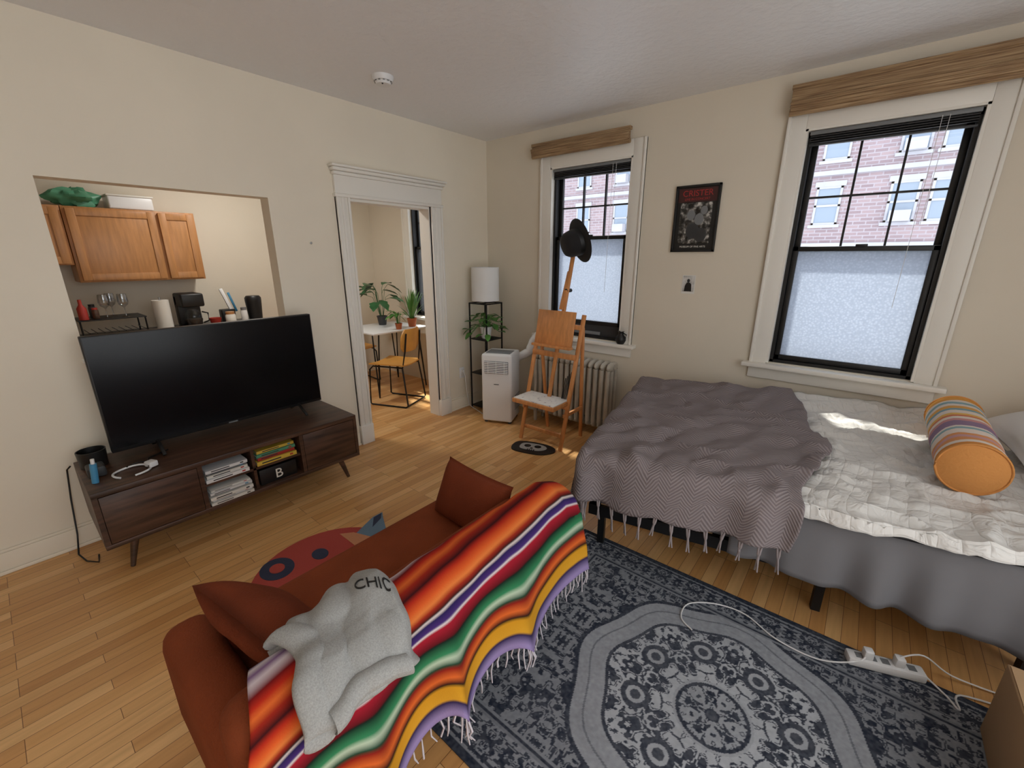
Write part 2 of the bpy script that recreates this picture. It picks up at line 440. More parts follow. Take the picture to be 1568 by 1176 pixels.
q.bx(0, .080, DY0-.14, DY1+cwr+.03, DZ+.20, DZ+.215, 'trim', .003)
q.bx(T-.01, .004, DY0, DY0+.012, 0, DZ, 'trim'); q.bx(T-.01, .004, DY1-.012, DY1, 0, DZ, 'trim'); q.bx(T-.01, .004, DY0+.012, DY1-.012, DZ-.02, DZ, 'trim')
q.done()
B('trim_passthrough').bx(T-.02, .02, OY0-.02, OY1+.02, OZ0, OZ0+.02, 'trim', .003).done()

def window(i, a, b_, z0, z1, rail, lift=0.0, bamboo=None, stack=True, pane='frost'):
    q = B('window_%d' % i)
    cw = .105
    q.bx(a-cw, a, -.02, 0, z0-.03, z1+.12, 'trim', .003); q.bx(b_, b_+cw, -.02, 0, z0-.03, z1+.12, 'trim', .003)
    q.bx(a-cw, a-cw+.02, -.032, 0, z0-.03, z1+.12, 'trim', .005); q.bx(b_+cw-.02, b_+cw, -.032, 0, z0-.03, z1+.12, 'trim', .005)
    q.bx(a, b_, -.02, 0, z1, z1+.12, 'trim', .003)
    q.bx(a-.001, a+.014, -.018, .2, z0, z1, 'trim'); q.bx(b_-.014, b_+.001, -.018, .2, z0, z1, 'trim'); q.bx(a, b_, -.018, .2, z1-.012, z1+.001, 'trim')
    q.bx(a-cw-.04, b_+cw+.04, -.075, .05, z0-.035, z0-.005, 'trim', .006); q.bx(a-cw, b_+cw, -.02, 0, z0-.12, z0-.035, 'trim', .004)
    q.bx(a, b_, .05, .22, z0-.03, z0+.005, 'black')
    f0, f1 = a+.014, b_-.014
    q.bx(f0, f0+.022, .03, .14, z0, z1-.01, 'black'); q.bx(f1-.022, f1, .03, .14, z0, z1-.01, 'black'); q.bx(f0, f1, .03, .14, z1-.045, z1-.01, 'black')
    q.bx(f0, f1, .03, .14, z0, z0+.02, 'black')
    s0, s1 = f0+.022, f1-.022; st = .032
    U0, U1 = rail-.02, z1-.045
    y0, y1 = .09, .12
    q.bx(s0, s0+st, y0, y1, U0, U1, 'black', .003); q.bx(s1-st, s1, y0, y1, U0, U1, 'black', .003)
    q.bx(s0, s1, y0, y1, U1-st, U1, 'black', .003); q.bx(s0, s1, y0, y1, U0, U0+st, 'black', .003)
    for t in (1/3, 2/3):
        xx = s0+st+(s1-s0-2*st)*t; q.bx(xx-.006, xx+.006, y0+.005, y1, U0, U1, 'black')
    zz = (U0+U1)/2; q.bx(s0, s1, y0+.006, y1-.001, zz-.006, zz+.006, 'black')
    q.bx(s0+.01, s1-.01, .104, .107, U0+.01, U1-.01, 'glass')
    L0, L1 = z0+.02+lift, rail+.02
    y0, y1 = .05, .085
    q.bx(s0, s0+st, y0, y1, L0, L1, 'black', .003); q.bx(s1-st, s1, y0, y1, L0, L1, 'black', .003)
    q.bx(s0, s1, y0, y1, L1-.03, L1, 'black', .003); q.bx(s0, s1, y0, y1, L0, L0+.035, 'black', .003)
    q.bx(s0+.01, s1-.01, .065, .068, L0+.01, L1-.01, pane)
    q.bx((s0+s1)/2-.03, (s0+s1)/2+.03, .04, .055, L1-.005, L1+.012, 'black', .003)
    if lift: q.bx(s0, s1, .06, .075, z0+.02, L0, 'dgrey'); q.bx(s0+.2, s1-.2, .05, .06, z0+.03, z0+.06, 'grey', .003)
    q.done()
    if stack:
        r = B('mini_blind')
        r.bx(f0+.01, f1-.01, -.005, .028, z1-.036, z1-.014, 'grey', .003)
        for j in range(7):
            zc = z1-.042-j*.0062
            r.box(((f0+f1)/2, .012, zc), (f1-f0-.03, .028, .0025), 'dgrey', rot=(radians(8*(-1)**j), 0, radians(.4*sin(j*3))))
        r.box(((f0+f1)/2, .012, z1-.094), (f1-f0-.026, .024, .011), 'dgrey', .003, 2, (0, radians(.7), 0))
        for xx, zl in ((f1-.16, 1.0), (f1-.13, .55)):
            r.tube([(xx, -.008, z1-.03), (xx-.004, -.010, z1-.5*zl), (xx-.01, -.008, z1-zl*1.05)], .0013, 'white', 5)
        r.done()
    if bamboo:
        r = B('bamboo_roman_shade'); x0, x1, zb, zt = bamboo
        r.bx(x0, x1, -.085, -.045, zt-.025, zt, 'bamboo', .003)
        r.bx(x0+.005, x1-.005, -.08, -.06, zb+.015, zt-.02, 'bamboo', .003)
        for j in range(3):
            r.box(((x0+x1)/2, -.072-.006*j, zb+.028+.016*j), (x1-x0-.01, .045, .02), 'bamboo', .008, 2, (radians(12), 0, 0))
        r.cyl((x0+.003, -.066, zb+.01), (x1-.003, -.066, zb+.01), .018, 'bamboo', n=12)
        for xx in (x0+.06, x1-.2): r.bx(xx-.012, xx+.012, -.045, -.034, zt-.03, zt-.005, 'metal')
        r.done()
window(1, *wins[1], rail=1.72, lift=.10, bamboo=(.62, 1.56, 2.41, 2.52))
window(2, *wins[2], rail=1.61, bamboo=(2.60, 3.72, 2.40, 2.56))
window(3, *wins[0], rail=1.66, stack=False, pane='glass')

# ------------------------------------------------------------------ outside building
q = B('brick_building'); YF = 20
q.bx(-40, 34, YF, YF+.3, -8, 16, 'brick')
M['stone'] = mat('limestone', (180, 180, 190), .9, var=.05, vscale=2)
M['extglass'] = mat('exterior_glass', (140, 154, 174), .15)
q.bx(-40, 34, YF-.12, YF, 4.78, 4.95, 'stone'); q.bx(-40, 34, YF-.3, YF, 15.5, 16, 'stone')
q.bx(-40, 34, YF-.1, YF, -8, 2.1, 'stone')
for zb in (2.85, 5.35, 7.9, 10.4):
    for k in range(-6, 6):
        for off in (1.1, 3.5, 4.7):
            xc = k*5.9+off; wd, hh = .9, 1.5
            q.bx(xc-wd/2-.1, xc+wd/2+.1, YF-.08, YF, zb-.12, zb, 'stone')
            q.bx(xc-wd/2-.08, xc+wd/2+.08, YF-.06, YF, zb+hh, zb+hh+.2, 'stone')
            q.bx(xc-wd/2, xc+wd/2, YF-.02, YF, zb, zb+hh, 'extglass')
            for e in (xc-wd/2, xc+wd/2-.08): q.bx(e, e+.08, YF-.05, YF, zb, zb+hh, 'stone')
            for e in (zb, zb+hh/2-.04, zb+hh-.08): q.bx(xc-wd/2, xc+wd/2, YF-.05, YF, e, e+.08, 'stone')
            if off == 3.5: q.bx(xc-.32, xc+.32, YF-.4, YF, zb+.02, zb+.42, 'stone')
q.done(keep=True)

# ------------------------------------------------------------------ wall things
q = B('framed_poster')
x0, x1, z0, z1 = 1.935, 2.25, 1.60, 2.065
q.bx(x0, x1, -.012, -.001, z0, z1, 'black')
for a in ((x0, x0+.016, z0, z1), (x1-.016, x1, z0, z1), (x0, x1, z0, z0+.016), (x0, x1, z1-.016, z1)):
    q.bx(a[0], a[1], -.022, -.001, a[2], a[3], 'black', .002)
q.bx(x0+.022, x1-.022, -.0128, -.012, z1-.115, z1-.022, 'posterbg')
q.bx(x0+.045, x1-.045, -.0135, -.012, z0+.06, z1-.12, 'photo')
for (cx_, cz_, r_) in ((2.06, 1.86, .03), (2.12, 1.83, .034), (2.15, 1.89, .025)): q.sph((cx_, -.0135, cz_), (r_, .001, r_*1.2), 'grey', n=14)
for (cx_, cz_, r_) in ((2.08, 1.75, .05), (2.14, 1.72, .045)): q.sph((cx_, -.0135, cz_), (r_, .0008, r_*1.1), 'dgrey', n=14)
RT = Matrix.Rotation(pi/2, 4, 'X')
q.text('CRISTER', .058, Matrix.Translation(((x0+x1)/2, -.0135, z1-.075)) @ RT, 'redprint')
q.text('LIVE IN CONCERT', .022, Matrix.Translation(((x0+x1)/2, -.0135, z1-.103)) @ RT, 'redprint')
q.text('MUSEUM OF FINE ARTS', .018, Matrix.Translation(((x0+x1)/2, -.0135, z0+.032)) @ RT, 'paper')
q.done()
q = B('photo_print'); q.box((2.095, -.002, 1.36), (.10, .002, .14), 'paper'); q.box((2.095, -.0035, 1.365), (.084, .001, .118), 'photol')
q.prism([(2.066, -.0042, 1.308), (2.122, -.0042, 1.308), (2.118, -.0042, 1.36), (2.106, -.0042, 1.374), (2.082, -.0042, 1.374), (2.070, -.0042, 1.35)], (0, -.0008, 0), 'black'); q.sph((2.094, -.0045, 1.388), (.011, .0015, .014), 'dgrey'); q.done()
q = B('smoke_detector'); q.lathe((.58, -1.58, 0), [(0, H-.045), (.045, H-.045), (.05, H-.03), (.058, H-.028), (.066, H-.012), (.068, H)], 'white', 32)
for j in range(12):
    a = j*pi/6; q.box((.58+.053*cos(a), -1.58+.053*sin(a), H-.03), (.012, .004, .008), 'grey', rot=(0, 0, a+pi/2))
q.sph((.60, -1.60, H-.045), .006, 'dgrey'); q.done()
q = B('wall_outlet'); q.bx(.0, .006, -.475, -.405, .33, .445, 'white', .002); q.bx(.006, .03, -.455, -.425, .39, .42, 'white', .004); q.bx(.006, .008, -.455, -.425, .345, .375, 'paper')
q.tube([(.03, -.44, .40), (.05, -.44, .36), (.045, -.42, .2), (.06, -.40, .03), (.12, -.40, .008), (.22, -.43, .006), (.32, -.47, .006)], .004, 'white'); q.done()
q = B('wall_screw'); q.cyl((0, -1.89, 1.66), (.008, -1.89, 1.66), .006, 'metal', n=10); q.sph((.008, -1.89, 1.66), (.003, .008, .008), 'metal', n=10); q.done()

# ------------------------------------------------------------------ kitchen
q = B('kitchen_wall_cabinet')
def door(q, xf, y0, y1, z0, z1):
    q.bx(xf, xf+.02, y0, y1, z0, z1, 'oakcab', .003)
    fw = .055
    q.bx(xf+.02, xf+.028, y0, y0+fw, z0, z1, 'oakcab', .002); q.bx(xf+.02, xf+.028, y1-fw, y1, z0, z1, 'oakcab', .002)
    q.bx(xf+.02, xf+.028, y0+fw, y1-fw, z0, z0+fw, 'oakcab', .002); q.bx(xf+.02, xf+.028, y0+fw, y1-fw, z1-fw, z1, 'oakcab', .002)
q.bx(XK+.001, -1.82, -2.95, -2.07, 1.36, 1.95, 'oakcab', .003)
door(q, -1.82, -2.93, -2.37, 1.375, 1.935); door(q, -1.82, -2.345, -2.085, 1.375, 1.935)
q.bx(XK+.001, -1.82, -3.45, -2.955, 1.50, 1.95, 'oakcab', .003); door(q, -1.82, -3.4, -2.97, 1.51, 1.935); q.done()
B('kitchen_counter').bx(XK+.001, -1.52, -3.9, -1.62, .87, .91, 'counter', .004).bx(XK+.001, -1.56, -3.9, -1.64, .0, .87, 'oakcab').done()
q = B('green_bag')
def fn(u, v):
    a = 2*pi*u; f = v*pi
    r = 1+.6*noise.noise(Vector((cos(a)*2, sin(a)*2, v*5)))
    return (-1.93+.1*r*sin(f)*cos(a), -2.84+.15*r*sin(f)*sin(a), 2.022+.068*r*cos(f)*-1)
q.grid(fn, 28, 16, 'green'); q.done()
q = B('storage_container'); q.box((-1.95, -2.50, 2.005), (.22, .30, .105), 'white', .012); q.box((-1.95, -2.50, 2.06), (.235, .315, .014), 'paper', .005); q.done()
def wineglass(x, y):
    q = B('wine_glass'); z = 1.0745
    q.lathe((x, y, z), [(.034, 0), (.03, .004), (.006, .008), (.004, .02), (.004, .075), (.012, .085), (.03, .1), (.038, .125), (.034, .175), (.03, .19), (.031, .19), (.037, .125)], 'wineglass', 20); q.done()
q = B('dish_rack')
for z in (.915, 1.065): q.bx(-1.95, -1.62, -3.05, -2.62, z, z+.008, 'black')
for (a, b_) in ((-1.94, -3.04), (-1.63, -3.04), (-1.94, -2.63), (-1.63, -2.63)): q.cyl((a, b_, .911), (a, b_, 1.07), .006, 'blackm', n=8)
for j in range(9): q.cyl((-1.94, -3.0+j*.045, .965), (-1.63, -3.0+j*.045, .965), .003, 'blackm', n=6)
q.done()
wineglass(-1.7, -2.86); wineglass(-1.7, -2.74); wineglass(-1.84, -2.80)
def jar(name, x, y, z, r, h, k, k2):
    q = B(name); q.lathe((x, y, z), [(0, 0), (r*.9, 0), (r, .006), (r, h*.75), (r*.8, h*.84), (r*.8, h*.86)], k, 18); q.lathe((x, y, z), [(r*.84, h*.84), (r*.86, h), (0, h)], k2, 18); q.done()
jar('spice_jar', -1.68, -2.93, 1.0745, .022, .09, 'walnut', 'red'); jar('spice_jar', -1.80, -2.93, 1.0745, .024, .11, 'dgrey', 'black'); jar('storage_jar', -1.60, -1.99, .911, .045, .14, 'paper', 'oakcab')
jar('hand_soap_bottle', -1.62, -1.86, .911, .03, .17, 'white', 'grey')
q = B('bottle'); q.lathe((-1.68, -3.005, 1.075), [(0, 0), (.03, .0), (.03, .09), (.012, .12), (.011, .16), (0, .16)], 'red', 18); q.done()
q = B('paper_towel_roll'); q.cyl((-1.7, -2.49, .911), (-1.7, -2.49, .92), .08, 'white', n=24); q.lathe((-1.7, -2.49, .922), [(.02, 0), (.062, 0), (.062, .27), (.02, .27), (.02, .0)], 'paper', 28); q.cyl((-1.7, -2.49, .92), (-1.7, -2.49, 1.22), .008, 'metal', n=10); q.done()
q = B('coffee_maker'); q.bx(-1.85, -1.58, -2.36, -2.18, .911, .945, 'black', .01); q.bx(-1.85, -1.76, -2.36, -2.18, .94, 1.22, 'black', .012); q.bx(-1.85, -1.6, -2.36, -2.18, 1.12, 1.24, 'black', .015)
q.lathe((-1.67, -2.27, .946), [(0, 0), (.055, 0), (.07, .05), (.065, .11), (.045, .14), (.045, .15)], 'glass', 24); q.lathe((-1.67, -2.27, .948), [(0, 0), (.052, 0), (.066, .05), (.064, .06), (0, .06)], 'soil', 24)
q.tube([(-1.62, -2.21, 1.07), (-1.57, -2.18, 1.06), (-1.57, -2.18, .99), (-1.62, -2.21, .97)], .007, 'black'); q.done()
q = B('travel_mug'); q.lathe((-1.7, -1.73, .911), [(0, 0), (.06, 0), (.075, .22), (.075, .25), (.06, .27), (0, .27)], 'black', 24); q.done()
q = B('knife_block'); q.box((-1.80, -1.95, .985), (.1, .12, .145), 'black', .01)
q.beam((-1.78, -1.91, 1.03), (-1.78, -1.98, 1.26), .02, .03, 'white'); q.beam((-1.78, -1.87, 1.03), (-1.78, -1.92, 1.22), .015, .02, 'blue'); q.done()
q = B('soup_bowl'); q.lathe((-1.64, -2.11, .911), [(0, .0), (.03, 0), (.05, .09), (.052, .09), (.032, .006)], 'red', 20); q.done()
q = B('added_light_fixture'); q.lathe((-1.0, -1.80, 0), [(0, H-.004), (.17, H-.004), (.17, H-.03), (.155, H-.035), (.15, H-.012), (0, H-.012)], 'metal', 32); q.done()  # added fixture, out of view, only there to house the fill light
la = bpy.data.lights.new('kitchen_fill_light', 'AREA'); la.shape = 'DISK'; la.size = .30; la.energy = 19; la.color = (1, .96, .90)  # fill light added to brighten kitchen and nook
lo = bpy.data.objects.new('kitchen_fill_light', la); bpy.context.collection.objects.link(lo); lo.location = (-1.0, -1.80, H-.04)

# ------------------------------------------------------------------ tv console
q = B('tv_console'); X0, X1, Y0, Y1, Z0, Z1 = .03, .55, -3.37, -2.0, .19, .50
q.bx(X0, X1, Y0, Y1, Z1-.028, Z1, 'walnut', .003); q.bx(X0, X1, Y0, Y1, Z0, Z0+.024, 'walnut', .003)
for y in (Y0, -2.95, -2.40, Y1-.022): q.bx(X0, X1-.002, y, y+.022, Z0+.024, Z1-.028, 'walnut')
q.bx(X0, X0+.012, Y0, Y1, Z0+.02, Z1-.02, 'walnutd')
q.bx(X0, X1-.02, -2.68, -2.664, Z0+.024, Z1-.028, 'walnut')
q.bx(X0, X1-.02, -2.928, -2.40, .335, .35, 'walnut')
q.bx(X1-.022, X1-.001, Y0+.024, -2.952, Z0+.027, Z1-.031, 'walnut', .002); q.bx(X1-.022, X1-.001, -2.376, Y1-.024, Z0+.027, Z1-.031, 'walnut', .002)
for (x, y, dx, dy) in ((.42, -3.24, .03, -.05), (.42, -2.10, .03, .05), (.14, -3.24, -.03, -.05), (.14, -2.10, -.03, .05)):
    q.cyl((x+dx*.8, y+dy, 0), (x, y, Z0), .011, 'walnut', .022, 14)
q.done()
q = B('television'); xs = .20
q.bx(xs-.03, xs+.012, -3.225, -2.065, .555, 1.185, 'black', .004); q.bx(xs+.012, xs+.014, -3.217, -2.073, .575, 1.178, 'screen')
q.bx(xs-.06, xs-.03, -2.95, -2.35, .6, .95, 'dgrey', .01)
for y in (-3.03, -2.23):
    q.beam((xs, y, .57), (xs+.12, y, .508), .018, .012, 'black', (0, 1, 0)); q.beam((xs, y, .57), (xs-.12, y, .508), .018, .012, 'black', (0, 1, 0))
q.bx(xs+.012, xs+.016, -2.67, -2.62, .558, .566, 'grey'); q.done()
def books(name, x1, y0, y1, z, specs):
    q = B(name)
    for (h, d, k, dy) in specs:
        a = y0+dy; b_ = y1-abs(dy)*.5; xe = x1-abs(dy)*1.2
        q.bx(x1-d, xe, a, b_, z, z+.002, k); q.bx(x1-d, xe, a, b_, z+h-.002, z+h, k)      # covers
        q.bx(xe-.003, xe, a, b_, z, z+h, k, .001)                                          # spine
        q.bx(x1-d+.004, xe-.003, a+.003, b_-.003, z+.002, z+h-.002, 'paper')               # pages
        L = b_-a; t = random.uniform(.08, .2)
        q.bx(xe, xe+.0006, a+L*t, a+L*(t+random.uniform(.35, .5)), z+h*.35, z+h*.65, 'dgrey'); q.bx(xe, xe+.0006, a+L*.82, a+L*.9, z+h*.3, z+h*.7, random.choice(['red', 'blue', 'dgrey']))
        z += h+.0012
    q.done()
books('book_stack', .548, -2.92, -2.70, .216, [(.016, .24, 'paper', 0), (.012, .23, 'white', .012), (.019, .25, 'paper', .0), (.008, .2, 'grey', .016), (.014, .22, 'white', .004), (.010, .22, 'paper', .012)])
books('book_stack', .535, -2.92, -2.70, .351, [(.020, .24, 'white', 0), (.018, .22, 'paper', .008), (.012, .22, 'grey', .012), (.018, .22, 'white', .005)])
books('board_game_stack', .53, -2.655, -2.42, .351, [(.026, .25, 'yellow', 0), (.022, .25, 'red', .01), (.020, .24, 'green', .004), (.018, .22, 'yellow', .01)])
q = B('game_box'); q.bx(.28, .52, -2.65, -2.43, .216, .315, 'black', .003)
q.text('B', .085, Matrix.Translation((.521, -2.54, .235)) @ Matrix.Rotation(pi/2, 4, 'Z') @ RT, 'paper'); q.done()
q = B('desk_organizer'); q.lathe((.17, -3.30, .501), [(0, 0), (.055, 0), (.06, .09), (.056, .09), (.052, .005)], 'black', 20); q.box((.32, -3.31, .53), (.09, .07, .055), 'dgrey', .01); q.cyl((.42, -3.33, .502), (.42, -3.32, .60), .014, 'blue', n=12); q.cyl((.42, -3.32, .60), (.42, -3.318, .625), .008, 'white', n=10); q.done()
q = B('charging_cable')
pts = [(.42+.07*cos(t)*(1+.1*sin(2*t)), -3.19+.075*sin(t), .508+.003*sin(3*t)) for t in [i*2*pi/24 for i in range(22)]]
q.tube(pts, .005, 'white'); q.tube([(p[0]*.8+.06, p[1]*.7-.93, p[2]+.006) for p in pts[3:16]], .004, 'black'); q.box((.42, -3.11, .52), (.05, .04, .03), 'white', .006, rot=(0, 0, .4)); q.tube([(.38, -3.12, .51), (.30, -3.10, .508), (.24, -3.0, .506)], .004, 'black'); q.done()
q = B('power_cord'); q.tube([(.05, -3.385, .49), (.035, -3.40, .47), (.03, -3.42, .3), (.06, -3.44, .1), (.12, -3.46, .012), (.22, -3.44, .008), (.28, -3.40, .008), (.2, -3.39, .008)], .004, 'black'); q.done()

# ------------------------------------------------------------------ dining nook
q = B('dining_table'); q.bx(-1.58, -.90, -.88, -.12, .735, .755, 'white', .004)
for (x, y) in ((-1.51, -.82), (-.97, -.82), (-1.51, -.18), (-.97, -.18)):
    sx = -1 if x < -1.2 else 1; sy = -1 if y < -.5 else 1
    q.cyl((x-.05*sx, y, .735), (x+.02*sx, y+.02*sy, 0), .008, 'blackm', n=8); q.cyl((x, y-.05*sy, .735), (x+.02*sx, y+.02*sy, 0), .008, 'blackm', n=8)
q.done()
def chair(cx, cy, ang):
    R = Matrix.Rotation(ang, 3, 'Z')
    def P(x, y, z):
        v = R @ Vector((x, y, 0)); return (cx+v.x, cy+v.y, z)
    q = B('dining_chair')
    q.grid(lambda u, v: P((u-.5)*.40*(1-.1*(1-v)), (v-.5)*.40, .455+.015*(abs(2*u-1)**2)), 10, 10, 'ply')
    q.grid(lambda u, v: P((u-.5)*.40*(1-.1*(1-v)), (v-.5)*.40, .442+.015*(abs(2*u-1)**2)), 10, 10, 'ply')
    for e in (0, 1):
        q.grid(lambda u, v, e=e: P((e-.5)*.40*(1-.1*(1-u)), (u-.5)*.40, .442+.013*v+.015), 10, 1, 'ply'); q.grid(lambda u, v, e=e: P((u-.5)*.40*(1-.1*(1-e)), (e-.5)*.40, .442+.013*v+.015*(abs(2*u-1)**2)), 10, 1, 'ply')
    def bk(u, v, o=0):
        a = 2*u-1; w_ = .19*(1-abs(2*v-1)**3*.35)
        return P(a*w_, -.22-.03*v+.035*a*a+o, .60+.24*v)
    q.grid(lambda u, v: bk(u, v), 10, 8, 'ply'); q.grid(lambda u, v: bk(u, v, -.012), 10, 8, 'ply')
    for e in (0, 1):
        q.grid(lambda u, v, e=e: bk(e, u, -.012*v), 8, 1, 'ply'); q.grid(lambda u, v, e=e: bk(u, e, -.012*v), 10, 1, 'ply')
    for s_ in (-1, 1):
        q.tube([P(s_*.14, -.245, .80), P(s_*.15, -.225, .62), P(s_*.165, -.19, .435), P(s_*.17, .17, .435), P(s_*.19, .20, .40), P(s_*.20, .22, .02), P(s_*.20, .20, .009), P(s_*.20, -.22, .009), P(s_*.19, -.24, .03), P(s_*.17, -.19, .43)], .009, 'blackm', 8)
    q.tube([P(-.20, -.22, .009), P(.20, -.22, .009)], .008, 'blackm')
    q.done()
chair(-.71, -.76, radians(112)); chair(-1.80, -.60, radians(-95))

def leafm(q, base, tip, width, k, droop=.2, lob=False):
    base = Vector(base); tip = Vector(tip); d = tip-base; L = d.length; dn = d.normalized()
    side = dn.cross(Vector((0, 0, 1)))
    if side.length < .1: side = Vector((1, 0, 0))
    side.normalize(); up = side.cross(dn)
    def fn(u, v):
        w_ = width*sin(pi*min(1, u*.98+.02))**.7*(1-.35*u)
        if lob: w_ *= .72+.28*abs(cos(u*9))
        s_ = (2*v-1)
        return base+d*u+side*s_*w_*.5+up*(abs(s_)*w_*.15)+Vector((0, 0, -droop*L*u*u))
    q.grid(fn, 14 if lob else 7, 2, k)
def plant(name, c, potr, poth, potk, n, spread, hgt, lw, lk, lob=False, trailing=False, seed=1, blade=False):
    rnd = random.Random(seed); q = B(name); x, y, z = c
    q.lathe(c, [(0, 0), (potr*.75, 0), (potr, poth*.9), (potr*1.06, poth*.9), (potr*1.06, poth), (potr*.9, poth), (potr*.88, poth*.88), (0, poth*.88)], potk, 24)
    q.lathe((x, y, z+poth*.885), [(0, .002), (potr*.88, 0)], 'soil', 20)
    for j in range(n):
        a = rnd.uniform(0, 2*pi); r = spread*rnd.uniform(.3, 1); h = hgt*rnd.uniform(.4, 1)
        if trailing and rnd.random() < .35: h = rnd.uniform(-.06, .05); r = spread*rnd.uniform(.9, 1.15)
        b0 = Vector((x+potr*.3*cos(a), y+potr*.3*sin(a), z+poth*.88)); e = Vector((x+r*cos(a), min(-.04, y+r*sin(a)), z+poth+h))
        if blade:
            leafm(q, b0, e, lw, lk, .25); continue
        mid = (b0+e)/2+Vector((0, 0, abs(h)*.3+.03))
        q.tube([b0, mid, e], .0025, lk, 5)
        tip = e+Vector((cos(a+rnd.uniform(-.8, .8)), sin(a+rnd.uniform(-.8, .8)), rnd.uniform(-.5, .3))).normalized()*lw*1.25
        leafm(q, e, tip, lw, lk, .2, lob)
    q.done()
plant('monstera_plant', (-1.40, -.42, .756), .06, .11, 'dgrey', 15, .18, .40, .15, 'leafd', True, seed=3)
plant('spider_plant', (-1.01, -.27, .756), .055, .10, 'terra', 30, .18, .50, .03, 'leaf', blade=True, seed=5)
plant('potted_herb', (-.96, -.50, .756), .04, .07, 'terra', 16, .09, .16, .06, 'leaf', seed=9)

# ------------------------------------------------------------------ shelf lamp
q = B('floor_lamp'); lx, ly, hw = .205, -.27, .115
for sx in (-1, 1):
    for sy in (-1, 1): q.bx(lx+sx*hw-.006, lx+sx*hw+.006, ly+sy*hw-.006, ly+sy*hw+.006, 0, 1.12, 'blackm')
for z in (.04, .40, .76): q.bx(lx-hw, lx+hw, ly-hw, ly+hw, z-.012, z, 'black', .002)
z = 1.11
q.bx(lx-hw, lx+hw, ly-hw-.006, ly-hw+.006, z, z+.012, 'blackm'); q.bx(lx-hw, lx+hw, ly+hw-.006, ly+hw+.006, z, z+.012, 'blackm')
q.bx(lx-hw-.006, lx-hw+.006, ly-hw, ly+hw, z, z+.012, 'blackm'); q.bx(lx+hw-.006, lx+hw+.006, ly-hw, ly+hw, z, z+.012, 'blackm'); q.bx(lx-.008, lx+.008, ly-hw, ly+hw, z, z+.012, 'blackm')
q.cyl((lx, ly, 1.12), (lx, ly, 1.22), .012, 'blackm'); q.sph((lx, ly, 1.27), .035, 'white')
q.lathe((lx, ly, 0), [(.138, 1.14), (.138, 1.465), (.134, 1.465), (.134, 1.14), (.138, 1.14)], 'shade', 40); q.done()
plant('pothos_plant', (lx+.01, ly-.01, .761), .06, .12, 'white', 44, .15, .13, .07, 'leaf', trailing=True, seed=11)

# ------------------------------------------------------------------ portable AC
q = B('portable_air_conditioner'); ang = math.atan2(.4, .92)
c = Vector((.545, -.43, 0)); R = Matrix.Rotation(ang, 3, 'Z')
def A(x, y, z): v = R @ Vector((x, y, 0)); return (c.x+v.x, c.y+v.y, z)
w_, d_, h_ = .30, .30, .67
q.box(A(0, 0, .02+h_/2), (w_, d_, h_), 'white', .022, 3, (0, 0, ang))
for s1 in (-1, 1):
    for s2 in (-1, 1): q.cyl(A(s1*.12, s2*.11, 0), A(s1*.12, s2*.11, .03), .018, 'dgrey', n=10)
q.box(A(0, -d_/2-.001, .565), (.235, .012, .12), 'grey', .003, 1, (0, 0, ang))
for j in range(7): q.box(A(0, -d_/2-.008, .515+j*.0165), (.23, .014, .0085), 'white', .002, 1, (radians(-25), 0, ang))
for x in (-.08, 0, .08): q.box(A(x, -d_/2-.009, .565), (.005, .01, .115), 'white', 0, 1, (0, 0, ang))
q.box(A(0, -.02, h_+.021), (.24, .16, .006), 'grey', .003, 1, (0, 0, ang)); q.box(A(0, -d_/2-.001, .40), (.05, .004, .008), 'grey', 0, 1, (0, 0, ang))
for j in range(8): q.box(A(w_/2, .05, .12+j*.02), (.004, .16, .008), 'grey', 0, 1, (0, 0, ang))
hp = [A(0, d_/2, .52), A(.02, d_/2+.07, .54), (.68, -.16, .66), (.72, -.14, .78), (.78, -.13, .84)]
pts = []
for i in range(len(hp)-1):
    for t in range(8):
        a = Vector(hp[i]); b_ = Vector(hp[i+1]); pts.append(a.lerp(b_, t/8))
pts.append(Vector(hp[-1]))
q.tube(pts, .04, 'white', 16, rf=lambda t: 1+.06*sin(t*150)); q.done()

# ------------------------------------------------------------------ radiator
q = B('cast_iron_radiator')
n_s = 14; xa, xb = .80, 1.62; pit = (xb-xa)/n_s
for i in range(n_s):
    x = xa+pit*(i+.5)
    for j, y in enumerate((-.245, -.175, -.105)):
        q.tube([(x, y, .14), (x, y, .18), (x, y, .38), (x, y, .58), (x, y, .63)], .019, 'rad', 10)
    q.sph((x, -.175, .655), (.026, .098, .042), 'rad', n=16); q.sph((x, -.175, .125), (.026, .098, .042), 'rad', n=16)
for z in (.655, .125): q.cyl((xa, -.175, z), (xb, -.175, z), .022, 'rad')
for x in (xa+pit*.5, xb-pit*.5):
    for y in (-.24, -.11): q.cyl((x, y, 0), (x, y, .12), .016, 'rad', .022, 10)
q.cyl((xb, -.175, .125), (xb+.07, -.175, .125), .02, 'rad'); q.cyl((xb+.06, -.175, .0), (xb+.06, -.175, .17), .018, 'rad'); q.cyl((xb+.06, -.175, .17), (xb+.06, -.175, .21), .028, 'black'); q.done()
q = B('jug'); q.lathe((1.585, -.035, .8365), [(0, 0), (.03, 0), (.045, .03), (.042, .06), (.022, .08), (.022, .1), (.028, .11), (.018, .1)], 'black', 20)
q.tube([(1.585+.022, -.035, .93), (1.585+.05, -.035, .92), (1.585+.044, -.035, .88)], .005, 'black'); q.done()

